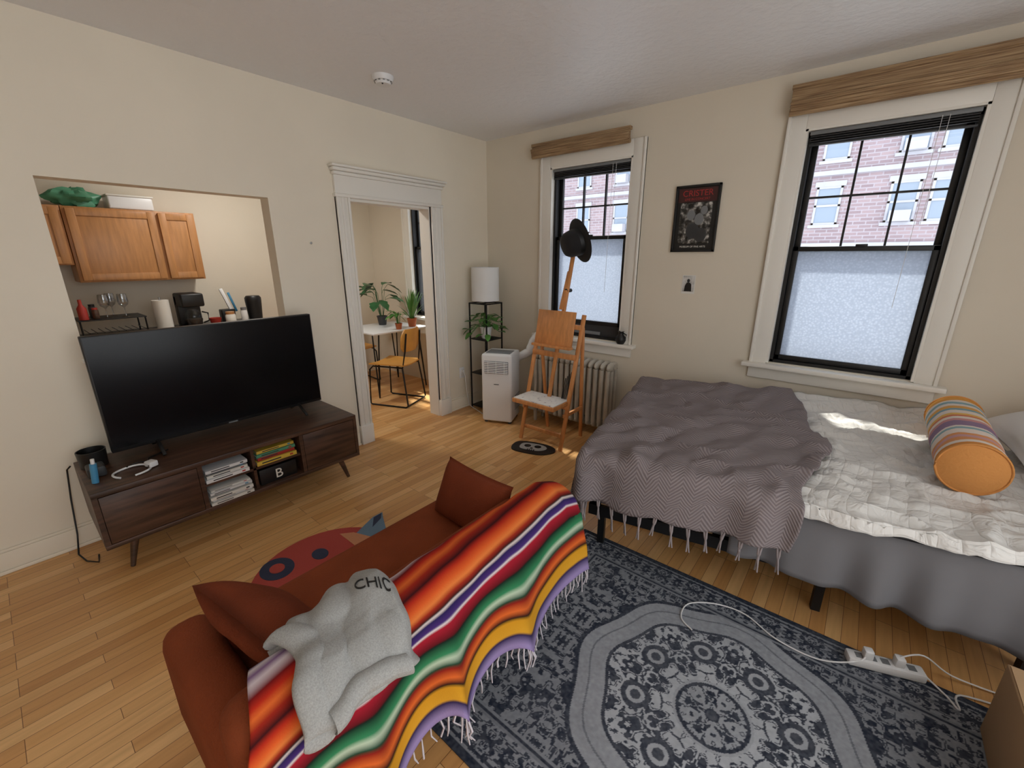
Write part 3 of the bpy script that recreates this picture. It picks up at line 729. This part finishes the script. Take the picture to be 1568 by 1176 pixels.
# ------------------------------------------------------------------ easel
q = B('artist_easel')
for s_, x in ((-1, 1.0), (1, 1.42)):
    q.beam((x, -.69, 0), (x+.045, -.47, 1.12), .034, .02, 'easel', (1, 0, 0))
    q.beam((x+.03*(-s_), -.31, 0), (x+.04, -.475, 1.02), .03, .018, 'easel', (1, 0, 0))
    q.beam((x+.003, -.66, .30), (x-.0, -.36, .30), .02, .03, 'easel', (1, 0, 0))
q.beam((1.0, -.655, .12), (1.42, -.655, .12), .018, .035, 'easel', (0, 1, 0))
q.beam((1.0, -.62, .37), (1.44, -.62, .37), .02, .04, 'easel', (0, 1, 0))
q.beam((1.02, -.55, .78), (1.45, -.55, .78), .02, .045, 'easel', (0, 1, 0))
q.beam((1.03, -.50, 1.02), (1.46, -.50, 1.02), .02, .04, 'easel', (0, 1, 0))
q.box((1.225, -.70, .405), (.42, .26, .035), 'easel', .004); q.box((1.225, -.70, .426), (.40, .24, .008), 'palette', .002)
q.beam((1.245, -.62, .40), (1.30, -.40, 1.60), .032, .02, 'easel', (1, 0, 0)); q.beam((1.265, -.50, 1.15), (1.29, -.43, 1.45), .045, .012, 'easel', (1, 0, 0))
q.box((1.245, -.555, 1.0), (.36, .018, .29), 'easel', .003, 1, (radians(-11), 0, 0)); q.box((1.245, -.60, .86), (.38, .05, .02), 'easel', .003)
q.cyl((1.285, -.47, 1.30), (1.285, -.40, 1.30), .016, 'black', n=12)
for j in range(4):
    q.cyl((1.36+j*.012, -.60, .43), (1.37+j*.018, -.56, .60+.02*j), .004, 'black', n=6)
q.done()
q = B('felt_hat'); RH = Vector((-.50, -.78, -.30)).normalized().to_track_quat('Z', 'Y').to_matrix()
prof = [(.0, .135), (.045, .135), (.078, .122), (.095, .095), (.103, .045), (.106, .0), (.12, -.004), (.15, .0), (.170, -.012), (.170, -.016), (.15, -.006), (.12, -.010), (.10, -.008), (.09, .04), (0, .11)]
q.lathe((1.355, -.425, 1.68), prof, 'felt', 36, RH); q.lathe((1.355, -.425, 1.68), [(.1055, .004), (.1075, .004), (.1045, .034), (.1025, .034)], 'black', 36, RH); q.done()
q = B('skull_mat'); c = Vector((1.21, -.80)); e = Vector((.86, .32)).normalized(); f_ = Vector((-e.y, e.x))
def SK(a, b_, z): p = c+e*a+f_*b_; return (p.x, p.y, z)
def blob(pts, z, h, k):
    q.prism([SK(a, b_, z) for a, b_ in pts], (0, 0, h), k)
out = [(.19*cos(t)*(1+.07*cos(3*t)), .125*sin(t)*(1+.14*cos(2*t+.4))) for t in [i*2*pi/28 for i in range(28)]]
blob(out, .001, .010, 'black'); blob([(a*.62, b_*.62+.01) for a, b_ in out], .011, .002, 'heather')
for (a, b_, r) in ((-.045, .02, .03), (.045, .02, .03), (0, -.02, .012)):
    blob([(a+r*cos(t), b_+r*sin(t)*.9) for t in [i*2*pi/12 for i in range(12)]], .013, .002, 'black')
for j in range(4): blob([(-.03+j*.018, -.062), (-.02+j*.018, -.062), (-.02+j*.018, -.042), (-.03+j*.018, -.042)], .013, .002, 'black')
q.done()

# ------------------------------------------------------------------ area rug
import numpy as np
def rug():
    cx, cy, W, D = 3.03, -2.16, 1.80, 1.32; st = .0034
    nx, ny = int(W/st), int(D/st)
    X, Y = np.meshgrid(np.linspace(-W/2, W/2, nx+1), np.linspace(-D/2, D/2, ny+1), indexing='ij')
    def vn2(U, Vv, freq, seed):
        r_ = np.random.RandomState(seed); G = r_.rand(400, 400)
        gx = (U+2)*freq; gy = (Vv+2)*freq; ix = gx.astype(int) % 398; iy = gy.astype(int) % 398; fx = gx-np.floor(gx); fy = gy-np.floor(gy)
        fx = fx*fx*(3-2*fx); fy = fy*fy*(3-2*fy)
        return (G[ix, iy]*(1-fx)+G[ix+1, iy]*fx)*(1-fy)+(G[ix, iy+1]*(1-fx)+G[ix+1, iy+1]*fx)*fy
    aX, aY = np.abs(X), np.abs(Y)
    r = np.hypot(X, Y); th = np.arctan2(Y, X)
    def ornate(U, Vv, s, f=1.0):
        n1 = vn2(U, Vv, 34*f, s); n2 = vn2(U, Vv, 62*f, s+1)
        o = np.where(n1 > .55, 1., 0.); o = np.where(np.abs(n1-.45) < .03, 1., o)
        return np.where((n2 > .70), 1-o, o)
    pu = np.abs((aX+.02) % .30-.15); pv = np.abs((aY+.05) % .26-.13)
    fld = ornate(np.where(pu > pv, pu, pv), np.minimum(pu, pv), 11, 1.2)
    fld2 = ornate(aX, aY, 17, 1.1)
    fo = np.where(vn2(aX, aY, 7, 3) > .5, fld, fld2)
    val = .04+.34*fo
    def fold(th, n): s = pi/n; return np.abs((th % (2*s))-s)
    tf = fold(th, 8); rl = r*(1-.03*np.cos(8*th))
    U = rl*np.cos(tf); Vv = rl*np.sin(tf)
    med = .06+.64*ornate(U, Vv, 23, 1.15)
    val = np.where(rl < .40, med, val)
    ros = np.hypot(U-.27, Vv); val = np.where((ros < .055) & (rl < .4), np.where(ros < .02, .1, np.where(ros < .035, .6, .08)), val)
    ring = (rl >= .385) & (rl < .50); val = np.where(ring, .50+.1*(vn2(X, Y, 90, 51)-.5), val)
    val = np.where((rl >= .445) & (rl < .452), .26, val)
    val = np.where((rl >= .495) & (rl < .512), .05, val); val = np.where((rl >= .372) & (rl < .385), .07, val)
    tf2 = fold(th, 5); val = np.where(r < .125, np.where(r < .11, .04+.5*ornate(r*np.cos(tf2), r*np.sin(tf2), 31, 1.4), .05), val)
    val = np.where((r > .122) & (r < .132), .58, val); val = np.where(r < .018, .1, val)
    de = np.minimum(W/2-aX, D/2-aY); al = np.where(W/2-aX < D/2-aY, aY, aX)
    pu = np.abs(al % .16-.08)
    bv = .04+.36*ornate(pu, np.abs(de-.095), 41, 1.15)
    val = np.where(de < .17, bv, val)
    for a, b_, v in ((.158, .170, .04), (.170, .177, .36), (.148, .158, .3), (.024, .032, .36), (0, .024, .04), (.036, .046, .04)): val = np.where((de >= a) & (de < b_), v, val)
    n = .5*vn2(X, Y, 6, 1)+.3*vn2(X, Y, 22, 2)+.2*vn2(X, Y, 70, 5); n2 = vn2(X, Y, 130, 6)
    fade = np.clip((n-.42)*2.6, 0, 1)
    val = val*(1-.25*fade)+.04*fade; val = val+(n2-.5)*.09; val = np.clip(val, .005, .8)
    dark = np.array([.016, .022, .040]); light = np.array([.62, .65, .69])
    col = dark[None, None]*(1-val[..., None])+light[None, None]*val[..., None]
    V = np.stack([X, Y, np.full_like(X, .008)], -1).reshape(-1, 3)
    idx = np.arange((nx+1)*(ny+1)).reshape(nx+1, ny+1)
    F = np.stack([idx[:-1, :-1], idx[1:, :-1], idx[1:, 1:], idx[:-1, 1:]], -1).reshape(-1, 4)
    me = bpy.data.meshes.new('area_rug'); me.vertices.add(len(V)); me.vertices.foreach_set('co', V.ravel())
    me.loops.add(F.size); me.loops.foreach_set('vertex_index', F.ravel().astype(np.int32))
    me.polygons.add(len(F)); me.polygons.foreach_set('loop_start', np.arange(0, F.size, 4, dtype=np.int32))
    me.update(calc_edges=True)
    ca = me.color_attributes.new('Col', 'FLOAT_COLOR', 'POINT')
    ca.data.foreach_set('color', np.concatenate([col.reshape(-1, 3), np.ones((len(V), 1))], 1).ravel().astype(np.float32))
    me.materials.append(vcolmat('rug_pile'))
    ob = bpy.data.objects.new('area_rug', me); ob.location = (cx, cy, 0); bpy.context.collection.objects.link(ob)
    md = ob.modifiers.new('s', 'SOLIDIFY'); md.thickness = .007; md.offset = -1
rug()
M['rr'] = mat('rug_red', (180, 74, 66), .95, bump=.4, bscale=200); M['rb'] = mat('rug_navy', (52, 60, 84), .95, bump=.4, bscale=200)
M['rl'] = mat('rug_lightblue', (110, 136, 158), .95, bump=.4, bscale=200); M['rp'] = mat('rug_peach', (206, 144, 106), .95, bump=.4, bscale=200)
q = B('novelty_rug')
def disc(cx, cy, rx, ry, z, h, k, a0=0, wob=0):
    q.prism([(cx+rx*cos(t)*(1+wob*sin(3*t)), cy+ry*sin(t)*(1+wob*sin(3*t)), z) for t in [i*2*pi/40 for i in range(40)]], (0, 0, h), k)
disc(1.29, -2.65, .36, .37, .001, .009, 'rr')
q.prism([(1.12, -2.40, .001), (1.05, -2.24, .001), (1.05, -2.17, .001), (1.10, -2.20, .001), (1.22, -2.26, .001), (1.34, -2.33, .001)], (0, 0, .010), 'rl')
q.prism([(1.05, -2.46, .010), (1.10, -2.40, .010), (1.32, -2.32, .010), (1.25, -2.46, .010)], (0, 0, .002), 'rp')
disc(1.07, -2.82, .09, .08, .010, .002, 'rb'); disc(1.07, -2.82, .04, .035, .012, .0015, 'rr'); disc(1.13, -2.62, .05, .04, .010, .002, 'rb'); q.prism([(1.06, -2.24, .011), (1.055, -2.18, .011), (1.10, -2.215, .011), (1.14, -2.30, .011)], (0, 0, .001), 'rb')
q.done()

# ------------------------------------------------------------------ bed
ba = radians(11.5); EX = Vector((cos(ba), sin(ba), 0)); EY = Vector((sin(ba), -cos(ba), 0)); BA = Vector((1.92, -.385, 0))
def BP(u, v, z):
    p = BA+EX*u+EY*v; return Vector((p.x, min(p.y, -.025), z))
BL, BW = 1.92, 1.40
q = B('bed_frame')
def bbox(u0, u1, v0, v1, z0, z1, k, bev=0):
    p = BA+EX*(u0+u1)/2+EY*(v0+v1)/2
    q.box((p.x, p.y, (z0+z1)/2), (u1-u0, v1-v0, z1-z0), k, bev, 3, (0, 0, ba))
bbox(.06, BL-.08, .07, .11, .26, .32, 'blackm'); bbox(.06, BL-.08, BW-.10, BW-.06, .26, .32, 'blackm'); bbox(.06, .10, .07, BW-.06, .26, .32, 'blackm'); bbox(BL-.12, BL-.08, .07, BW-.06, .26, .32, 'blackm'); bbox(.06, BL-.1, .70, .74, .26, .30, 'blackm')
for u in (.10, 1.12, BL-.12):
    for v in (.12, .72, BW-.20): bbox(u-.018, u+.018, v-.018, v+.018, 0, .27, 'blackm')
for j in range(11): bbox(.12+j*.155, .19+j*.155, .08, BW-.08, .32, .335, 'card')
q.done()
q = B('mattress'); bbox(.03, BL-.04, .06, BW-.03, .336, .585, 'sheetg', .05); q.done()
q = B('bed_sheet')
def fn(u, v):
    uu = .72+1.22*u; d = v*(.24+.12*u)
    out = .03*v+.02*sin(uu*22+2*sin(uu*5))*v+.010*sin(uu*41+1)*v
    return BP(uu, BW-.02+out, .55-d)
q.grid(fn, 90, 12, 'sheetg'); q.done(solid=.003)
def cloth_z(u, v):
    return noise.noise(Vector((u*3.1, v*3.1, 2)))*.016+abs(noise.noise(Vector((u*5+v*4, v*3-u*2, 7))))*.030+noise.noise(Vector((u*14, v*14, 3)))*.006
UM = [(-.2, .98), (0, 1.0), (.4, 1.07), (.8, 1.10), (1.1, 1.05), (1.4, .95), (1.7, .92), (2.2, .92)]
def umax(v):
    for (a, x), (b_, y) in zip(UM, UM[1:]):
        if v <= b_:
            t = max(0, (v-a)/(b_-a)); t = t*t*(3-2*t); return x+(y-x)*t+.02*sin(v*9)
    return UM[-1][1]
def ridge(u, v): return (1-abs(noise.noise(Vector((u*3.4+v*1.5, v*6-u*1.2, 11)))))**5
q = B('quilt')
def fn(a, b_):
    vv = -.02+(BW+.08)*b_; u0 = umax(vv)-.10; u = u0+(1.93-u0)*a
    top = .602+.8*abs(cloth_z(u*1.3, vv*1.3))+.022*ridge(u*1.4, vv*1.4)+.010*noise.noise(Vector((u*9, vv*9, 5)))
    top += .06*max(0, 1-max(0, vv)/.25)**1.3
    hang = max(0, vv-(BW-.02))
    k = 1-min(1, a/.1)
    if hang > 0: return BP(u, BW+.005+.012*sin(u*18)*(1-k)+hang*.2-.03*k, top-.5*hang-.02*k)
    return BP(u, vv-.0, top-.02*max(0, (vv-(BW-.12))/.12)**2-.012*k)
q.grid(fn, 110, 130, 'quilt', uv=lambda a, b_: (1.1*a, 1.5*b_)); q.done(solid=.010)
q = B('throw_blanket')
def edge_round(d, r=.07):
    if d <= 0: return d, 0
    if d < r*pi/2: return r*sin(d/r), r*(1-cos(d/r))
    return r+(d-r*pi/2)*.12, r+(d-r*pi/2)*.99
def tfn(a, b_):
    v = -.16+(BW+.16+.26)*b_; um = umax(v)
    u = -.24+(um+.24)*a
    if u < .07: ou, du = edge_round(.07-u); uu = .07-ou
    else: uu = u; du = 0
    ve = BW-.015
    if v > ve: ov, dv = edge_round(v-ve); vv = ve+ov
    else: vv = v; dv = 0
    z = .640+cloth_z(u, v)*1.2+.022*ridge(u, v)
    z += .055*max(0, 1-max(0, v)/.3)*(.3+.7*max(0, min(1, u)))
    if v < .0: z -= 1.2*v*v*6
    dr = max(du, dv)+.25*min(du, dv)
    rip = .020*sin(u*19+2*sin(u*7))*min(1, dv/.12)
    rip2 = .020*sin(v*17)*min(1, du/.12)
    if du > 0 and dv > 0:
        uu += .35*min(du, dv); vv -= .35*min(du, dv)
    return BP(uu-rip2, vv+rip, max(.05, z-dr))
q.grid(tfn, 140, 170, 'throw', uv=lambda a, b_: (1.2*a, 1.8*b_))
for j in range(17):
    a = (j+.5)/17; p = Vector(tfn(a, 1)); L = .11+random.uniform(-.015, .015)
    d = Vector((random.uniform(-.015, .015), random.uniform(-.015, .01), -L))
    for s_ in (-.006, .006):
        q.tube([p+Vector((s_, 0, 0)), p+d*.3+Vector((s_*.3, 0, 0)), p+d*.5, p+d+Vector((s_, random.uniform(-.01, .01), 0))], .005, 'fringe', 6, rf=lambda t: (.8 if t < .2 else 1.3 if t < .6 else .7))
for j in range(8):
    b_ = (j+.5)/18; p = Vector(tfn(0, b_))
    q.tube([p, p+Vector((0, 0, -.04)), p+Vector((random.uniform(-.01, .01), 0, -.09))], .006, 'fringe', 6)
q.done(solid=.008, ang=80)
q = B('pillow'); q.pillow((4.03, -.40, .765), .62, .46, .17, 'pillow', (radians(-20), 0, ba+radians(85))); q.done(ang=80, weld=True)
q = B('pillow'); q.pillow((4.10, -1.06, .735), .60, .42, .16, 'pillow', (radians(-12), 0, ba+radians(88))); q.done(ang=80, weld=True)
CR = (222, 208, 196)
M['bol'] = uvramp('bolster_stripes', [(0, (200, 132, 64)), (.04, CR), (.08, (212, 146, 96)), (.13, (196, 150, 150)), (.17, (212, 146, 96)), (.2, CR), (.27, (140, 168, 172)), (.31, CR), (.34, (142, 118, 142)), (.43, (196, 140, 138)), (.47, CR), (.52, (206, 122, 88)), (.56, (222, 176, 96)), (.60, CR), (.66, (130, 160, 168)), (.70, (218, 162, 86)), (.77, CR), (.82, (140, 168, 172)), (.86, CR), (.90, (222, 158, 76))], 'CONSTANT')
M['bolend'] = mat('bolster_end', (200, 136, 72), .9, bump=.3, bscale=100)
q = B('bolster_pillow'); p0 = Vector((3.64, -1.085, .742)); p1 = Vector((3.645, -.38, .764)); ax = (p1-p0).normalized(); sx = ax.cross(Vector((0, 0, 1))).normalized(); sz = sx.cross(ax); br = .108
def fn(u, v):
    t = 2*pi*u; r = br*(1+.012*sin(v*30)+.02*sin(pi*v))
    return p0.lerp(p1, v)+sx*r*cos(t)+sz*r*sin(t)
q.grid(fn, 40, 60, 'bol', uv=lambda u, v: (u, min(.99, max(0, v+.010*math.copysign(1, sin(u*2*pi*5))*min(1, abs(sin(u*2*pi*5))*3)*(1 if .1 < v < .9 else 0)))))
for (p, s_) in ((p0, -1), (p1, 1)):
    q.grid(lambda u, v, p=p, s_=s_: p+ax*s_*.025*(1-v*v)+(sx*cos(2*pi*u)+sz*sin(2*pi*u))*br*v, 40, 8, 'bolend')
    q.tube([p+(sx*cos(2*pi*i/40)+sz*sin(2*pi*i/40))*br for i in range(41)], .005, 'bolend', 6)
q.done(ang=60)
q = B('underbed_storage_bag'); q.box((2.30, -1.12, .11), (.30, .34, .20), 'white', .02, 2, (0, 0, ba)); q.box((2.30, -1.12, .205), (.31, .35, .012), 'black', .004, 1, (0, 0, ba))
for s_ in (-1, 1): q.box((2.30+s_*.148, -1.12+s_*.030, .11), (.014, .345, .20), 'black', .004, 1, (0, 0, ba))
q.done()
q = B('cardboard_box'); q.bx(3.755, 4.30, -2.60, -1.62, .0095, .30, 'card', .004)
q.bx(3.76, 4.02, -2.59, -1.63, .30, .304, 'card'); q.bx(4.03, 4.29, -2.59, -1.63, .30, .304, 'card'); q.bx(3.995, 4.055, -2.61, -1.61, .3042, .305, 'paper'); q.done()
q = B('power_strip'); a0 = radians(20); c = Vector((3.50, -1.545, .029))
q.box(c, (.25, .055, .036), 'white', .008, 2, (0, 0, a0))
for j in range(5):
    t = -.085+j*.042; q.box((c.x+t*cos(a0), c.y+t*sin(a0), .0475), (.026, .026, .002), 'grey', 0, 1, (0, 0, a0))
for t in (-.06, .04): q.box((c.x+t*cos(a0), c.y+t*sin(a0), .066), (.032, .032, .04), 'white', .006, 2, (0, 0, a0))
P0 = Vector((c.x-.06*cos(a0), c.y-.06*sin(a0), .08))
def smoothpts(pts, n=6):
    pts = [Vector(p) for p in pts]; out = []
    for i in range(len(pts)-1):
        p_ = pts[max(0, i-1)]; a = pts[i]; b_ = pts[i+1]; n_ = pts[min(len(pts)-1, i+2)]
        for k in range(n):
            t = k/n; out.append(.5*((2*a)+(b_-p_)*t+(2*p_-5*a+4*b_-n_)*t*t+(3*a-p_-3*b_+n_)*t**3))
    out.append(pts[-1]); return out
q.tube(smoothpts([P0, (3.42, -1.60, .04), (3.30, -1.66, .014), (3.15, -1.66, .014), (3.02, -1.60, .014), (2.90, -1.62, .014), (2.80, -1.70, .014), (2.80, -1.80, .014), (2.86, -1.84, .014)]), .003, 'white', 7)
q.tube(smoothpts([(c.x+.04*cos(a0), c.y+.04*sin(a0), .085), (3.60, -1.50, .11), (3.70, -1.44, .03), (3.85, -1.40, .01)]), .003, 'white', 7)
q.tube(smoothpts([(c.x+.125*cos(a0), c.y+.125*sin(a0), .03), (3.68, -1.54, .012), (3.71, -1.58, .012), (3.72, -1.50, .01), (3.9, -1.45, .01)]), .0035, 'white', 7); q.done()

# ------------------------------------------------------------------ sofa
SX0, SX1, SY0, SY1 = 1.70, 2.385, -3.37, -2.09
q = B('loveseat_sofa')
q.bx(SX0+.02, SX1-.02, SY0+.02, SY1-.02, .14, .32, 'rust', .03, 3)
q.bx(SX0, SX1-.14, SY0+.14, SY1-.14, .30, .42, 'rust', .045, 4)
q.box(((SX1-.085), (SY0+SY1)/2, .39), (.14, SY1-SY0-.02, .50), 'rust', .055, 4, (0, radians(1.5), 0))
q.box(((SX1-.185), (SY0+SY1)/2, .49), (.10, SY1-SY0-.30, .24), 'rust', .045, 4, (0, radians(6), 0))
for (y0, y1) in ((SY0, SY0+.14), (SY1-.14, SY1)): q.bx(SX0, SX1-.05, y0, y1, .13, .49, 'rust', .055, 4)
for x in (SX0+.07, SX1-.08):
    for y in (SY0+.08, SY1-.08): q.cyl((x, y, .009), (x, y, .15), .014, 'walnut', .024, 12)
q.done(ang=60)
q = B('throw_pillow'); q.pillow((1.98, -2.29, .525), .42, .27, .14, 'rustp', (radians(66), 0, radians(-4))); q.done(ang=80, weld=True)
q = B('throw_pillow'); q.pillow((1.99, -3.14, .515), .44, .30, .15, 'rustp', (radians(-48), 0, radians(8))); q.done(ang=80, weld=True)
q = B('serape_blanket')
prof = [(2.175, .46), (2.19, .54), (2.205, .605), (2.235, .648), (2.285, .665), (2.34, .660), (2.385, .628), (2.402, .565), (2.412, .46), (2.42, .35), (2.425, .225)]
PL = [0]
for i in range(1, len(prof)): PL.append(PL[-1]+math.dist(prof[i], prof[i-1]))
def pr(t):
    d = t*PL[-1]
    for i in range(1, len(prof)):
        if d <= PL[i] or i == len(prof)-1:
            s_ = (d-PL[i-1])/(PL[i]-PL[i-1]); a, b_ = prof[i-1], prof[i]; return a[0]+(b_[0]-a[0])*s_, a[1]+(b_[1]-a[1])*s_
def prs(t):
    e = .02; P_ = [pr(min(1, max(0, t+k*e))) for k in (-1, 0, 1)]
    return sum(p[0] for p in P_)/3, sum(p[1] for p in P_)/3
def sfn(a, b_):
    t0 = .24*(1-a)**1.3; t = t0+(1-t0)*b_
    y0 = -3.27-.20*b_; y = y0+(-2.09-y0)*a; x, z = prs(t)
    k = max(0, (t-.47)/.53)
    ph = y*17+1.6*sin(y*4.3)-.9
    x += .008+k*(.044*sin(ph)+.030)+.004*noise.noise(Vector((y*12, t*8, 1))); y += k*.03*cos(ph)
    z += k*.048*sin(ph+1.2)+.005*noise.noise(Vector((y*7, t*5, 4)))+.005
    if a > .93: z -= (a-.93)*.5*(1 if t < .6 else .4); x -= (a-.93)*k*.35
    return (x, y, z)
q.grid(sfn, 170, 80, 'serape')
for j in range(80):
    a = (j+.5)/80; p = Vector(sfn(a, 1)); L = random.uniform(.05, .09)
    q.tube([p+Vector((0, 0, .004)), p+Vector((random.uniform(-.008, .008), random.uniform(-.010, .010), -L*.5)), p+Vector((random.uniform(-.010, .016), random.uniform(-.02, .02), -L))], .0020, 'wfringe', 5)
q.done(solid=.005, ang=80)
q = B('folded_sweatshirt')
def edgef(a, b_): return min(1, min(a, 1-a, b_*1.3, (1-b_)*1.3)/.10)**.5
def wfn(a, b_, top=True):
    t = .235+.31*b_
    x, z = prs(t); x2, z2 = prs(t+.02); dx, dz = x2-x, z2-z; L = math.hypot(dx, dz) or 1; nx_, nz_ = -dz/L, dx/L
    y = -3.215+.265*a+.03*sin(b_*5)+.02*(b_-.5)
    off = .016+.075*max(0, b_-.5)
    if top:
        off += .036*edgef(a, b_)+.014*noise.noise(Vector((x*14, y*9, 2)))*edgef(a, b_)+.028*abs(noise.noise(Vector((x*8+y*9, y*7-x*3, 9))))*edgef(a, b_)
        off += .012*math.tanh(8*(a-.55+.3*(b_-.5)))
    wob = .014*noise.noise(Vector((a*5, b_*5, 3)))
    return (x+nx_*off+wob, y+wob+(.0), z+nz_*off)
q.grid(lambda a, b_: wfn(a, b_), 56, 56, 'heather'); q.grid(lambda a, b_: wfn(a, b_, False), 24, 24, 'heather')
for e in (0, 1):
    q.grid(lambda a, b_, e=e: Vector(wfn(e, a)).lerp(Vector(wfn(e, a, False)), b_), 24, 2, 'heather'); q.grid(lambda a, b_, e=e: Vector(wfn(a, e)).lerp(Vector(wfn(a, e, False)), b_), 24, 2, 'heather')
def sl(u, v):
    t = 2*pi*v; p = Vector(wfn(.06+.05*sin(u*3), .10+.88*u)); r = .032-.006*u
    return p+Vector((.3*cos(t)*r, cos(t)*r*1.2, sin(t)*r*.8+.002*sin(u*30)))-Vector((0, .01, .014))
q.grid(sl, 30, 16, 'heather')
def sl2(u, v):
    t = 2*pi*v; p = Vector(wfn(.12+.72*u, .93-.1*sin(u*3))); r = .026
    return p+Vector((cos(t)*r, 0, sin(t)*r*1.1))-Vector((.01, 0, .0))
q.grid(sl2, 30, 16, 'heather')
# letters follow the cloth: text right = (+x,+y) world, up = (-x,+y)
def tpos(co):
    wx = co.x*.55-co.y*.75; wy = co.x*.80+co.y*.62
    b_ = .43+wx/.24; a = .76+wy/.265
    p = wfn(min(.99, max(.01, a)), min(.99, max(.01, b_))); return (p[0], p[1], p[2]+.003+co.z)
q.text('CHIC', .036, None, 'black', .001, fn=tpos); q.done(ang=80)

# ------------------------------------------------------------------ light, world, camera
wd = bpy.data.worlds.new('World'); SC.world = wd; wd.use_nodes = True
bg = wd.node_tree.nodes['Background']; bg.inputs[0].default_value = (.945, .975, 1.0, 1); bg.inputs[1].default_value = 2.6
sd = bpy.data.lights.new('sun', 'SUN'); sd.energy = 10.0; sd.angle = radians(2.5); sd.color = (1, .95, .86)
so = bpy.data.objects.new('sun', sd); bpy.context.collection.objects.link(so)
so.rotation_euler = Vector((.28, -.40, -1)).to_track_quat('-Z', 'Y').to_euler(); so.location = (0, 5, 8)
cd = bpy.data.cameras.new('camera'); cd.sensor_width = 36; cd.lens = 653/1568*36; cd.clip_start = .02
co = bpy.data.objects.new('camera', cd); bpy.context.collection.objects.link(co)
co.location = (3.19, -3.47, 1.57); co.rotation_euler = (radians(90-16.7), 0, radians(39.5)); SC.camera = co
try:
    SC.view_settings.view_transform = 'Standard'; SC.view_settings.look = 'None'; SC.view_settings.exposure = 0; SC.view_settings.gamma = 1
except Exception: pass
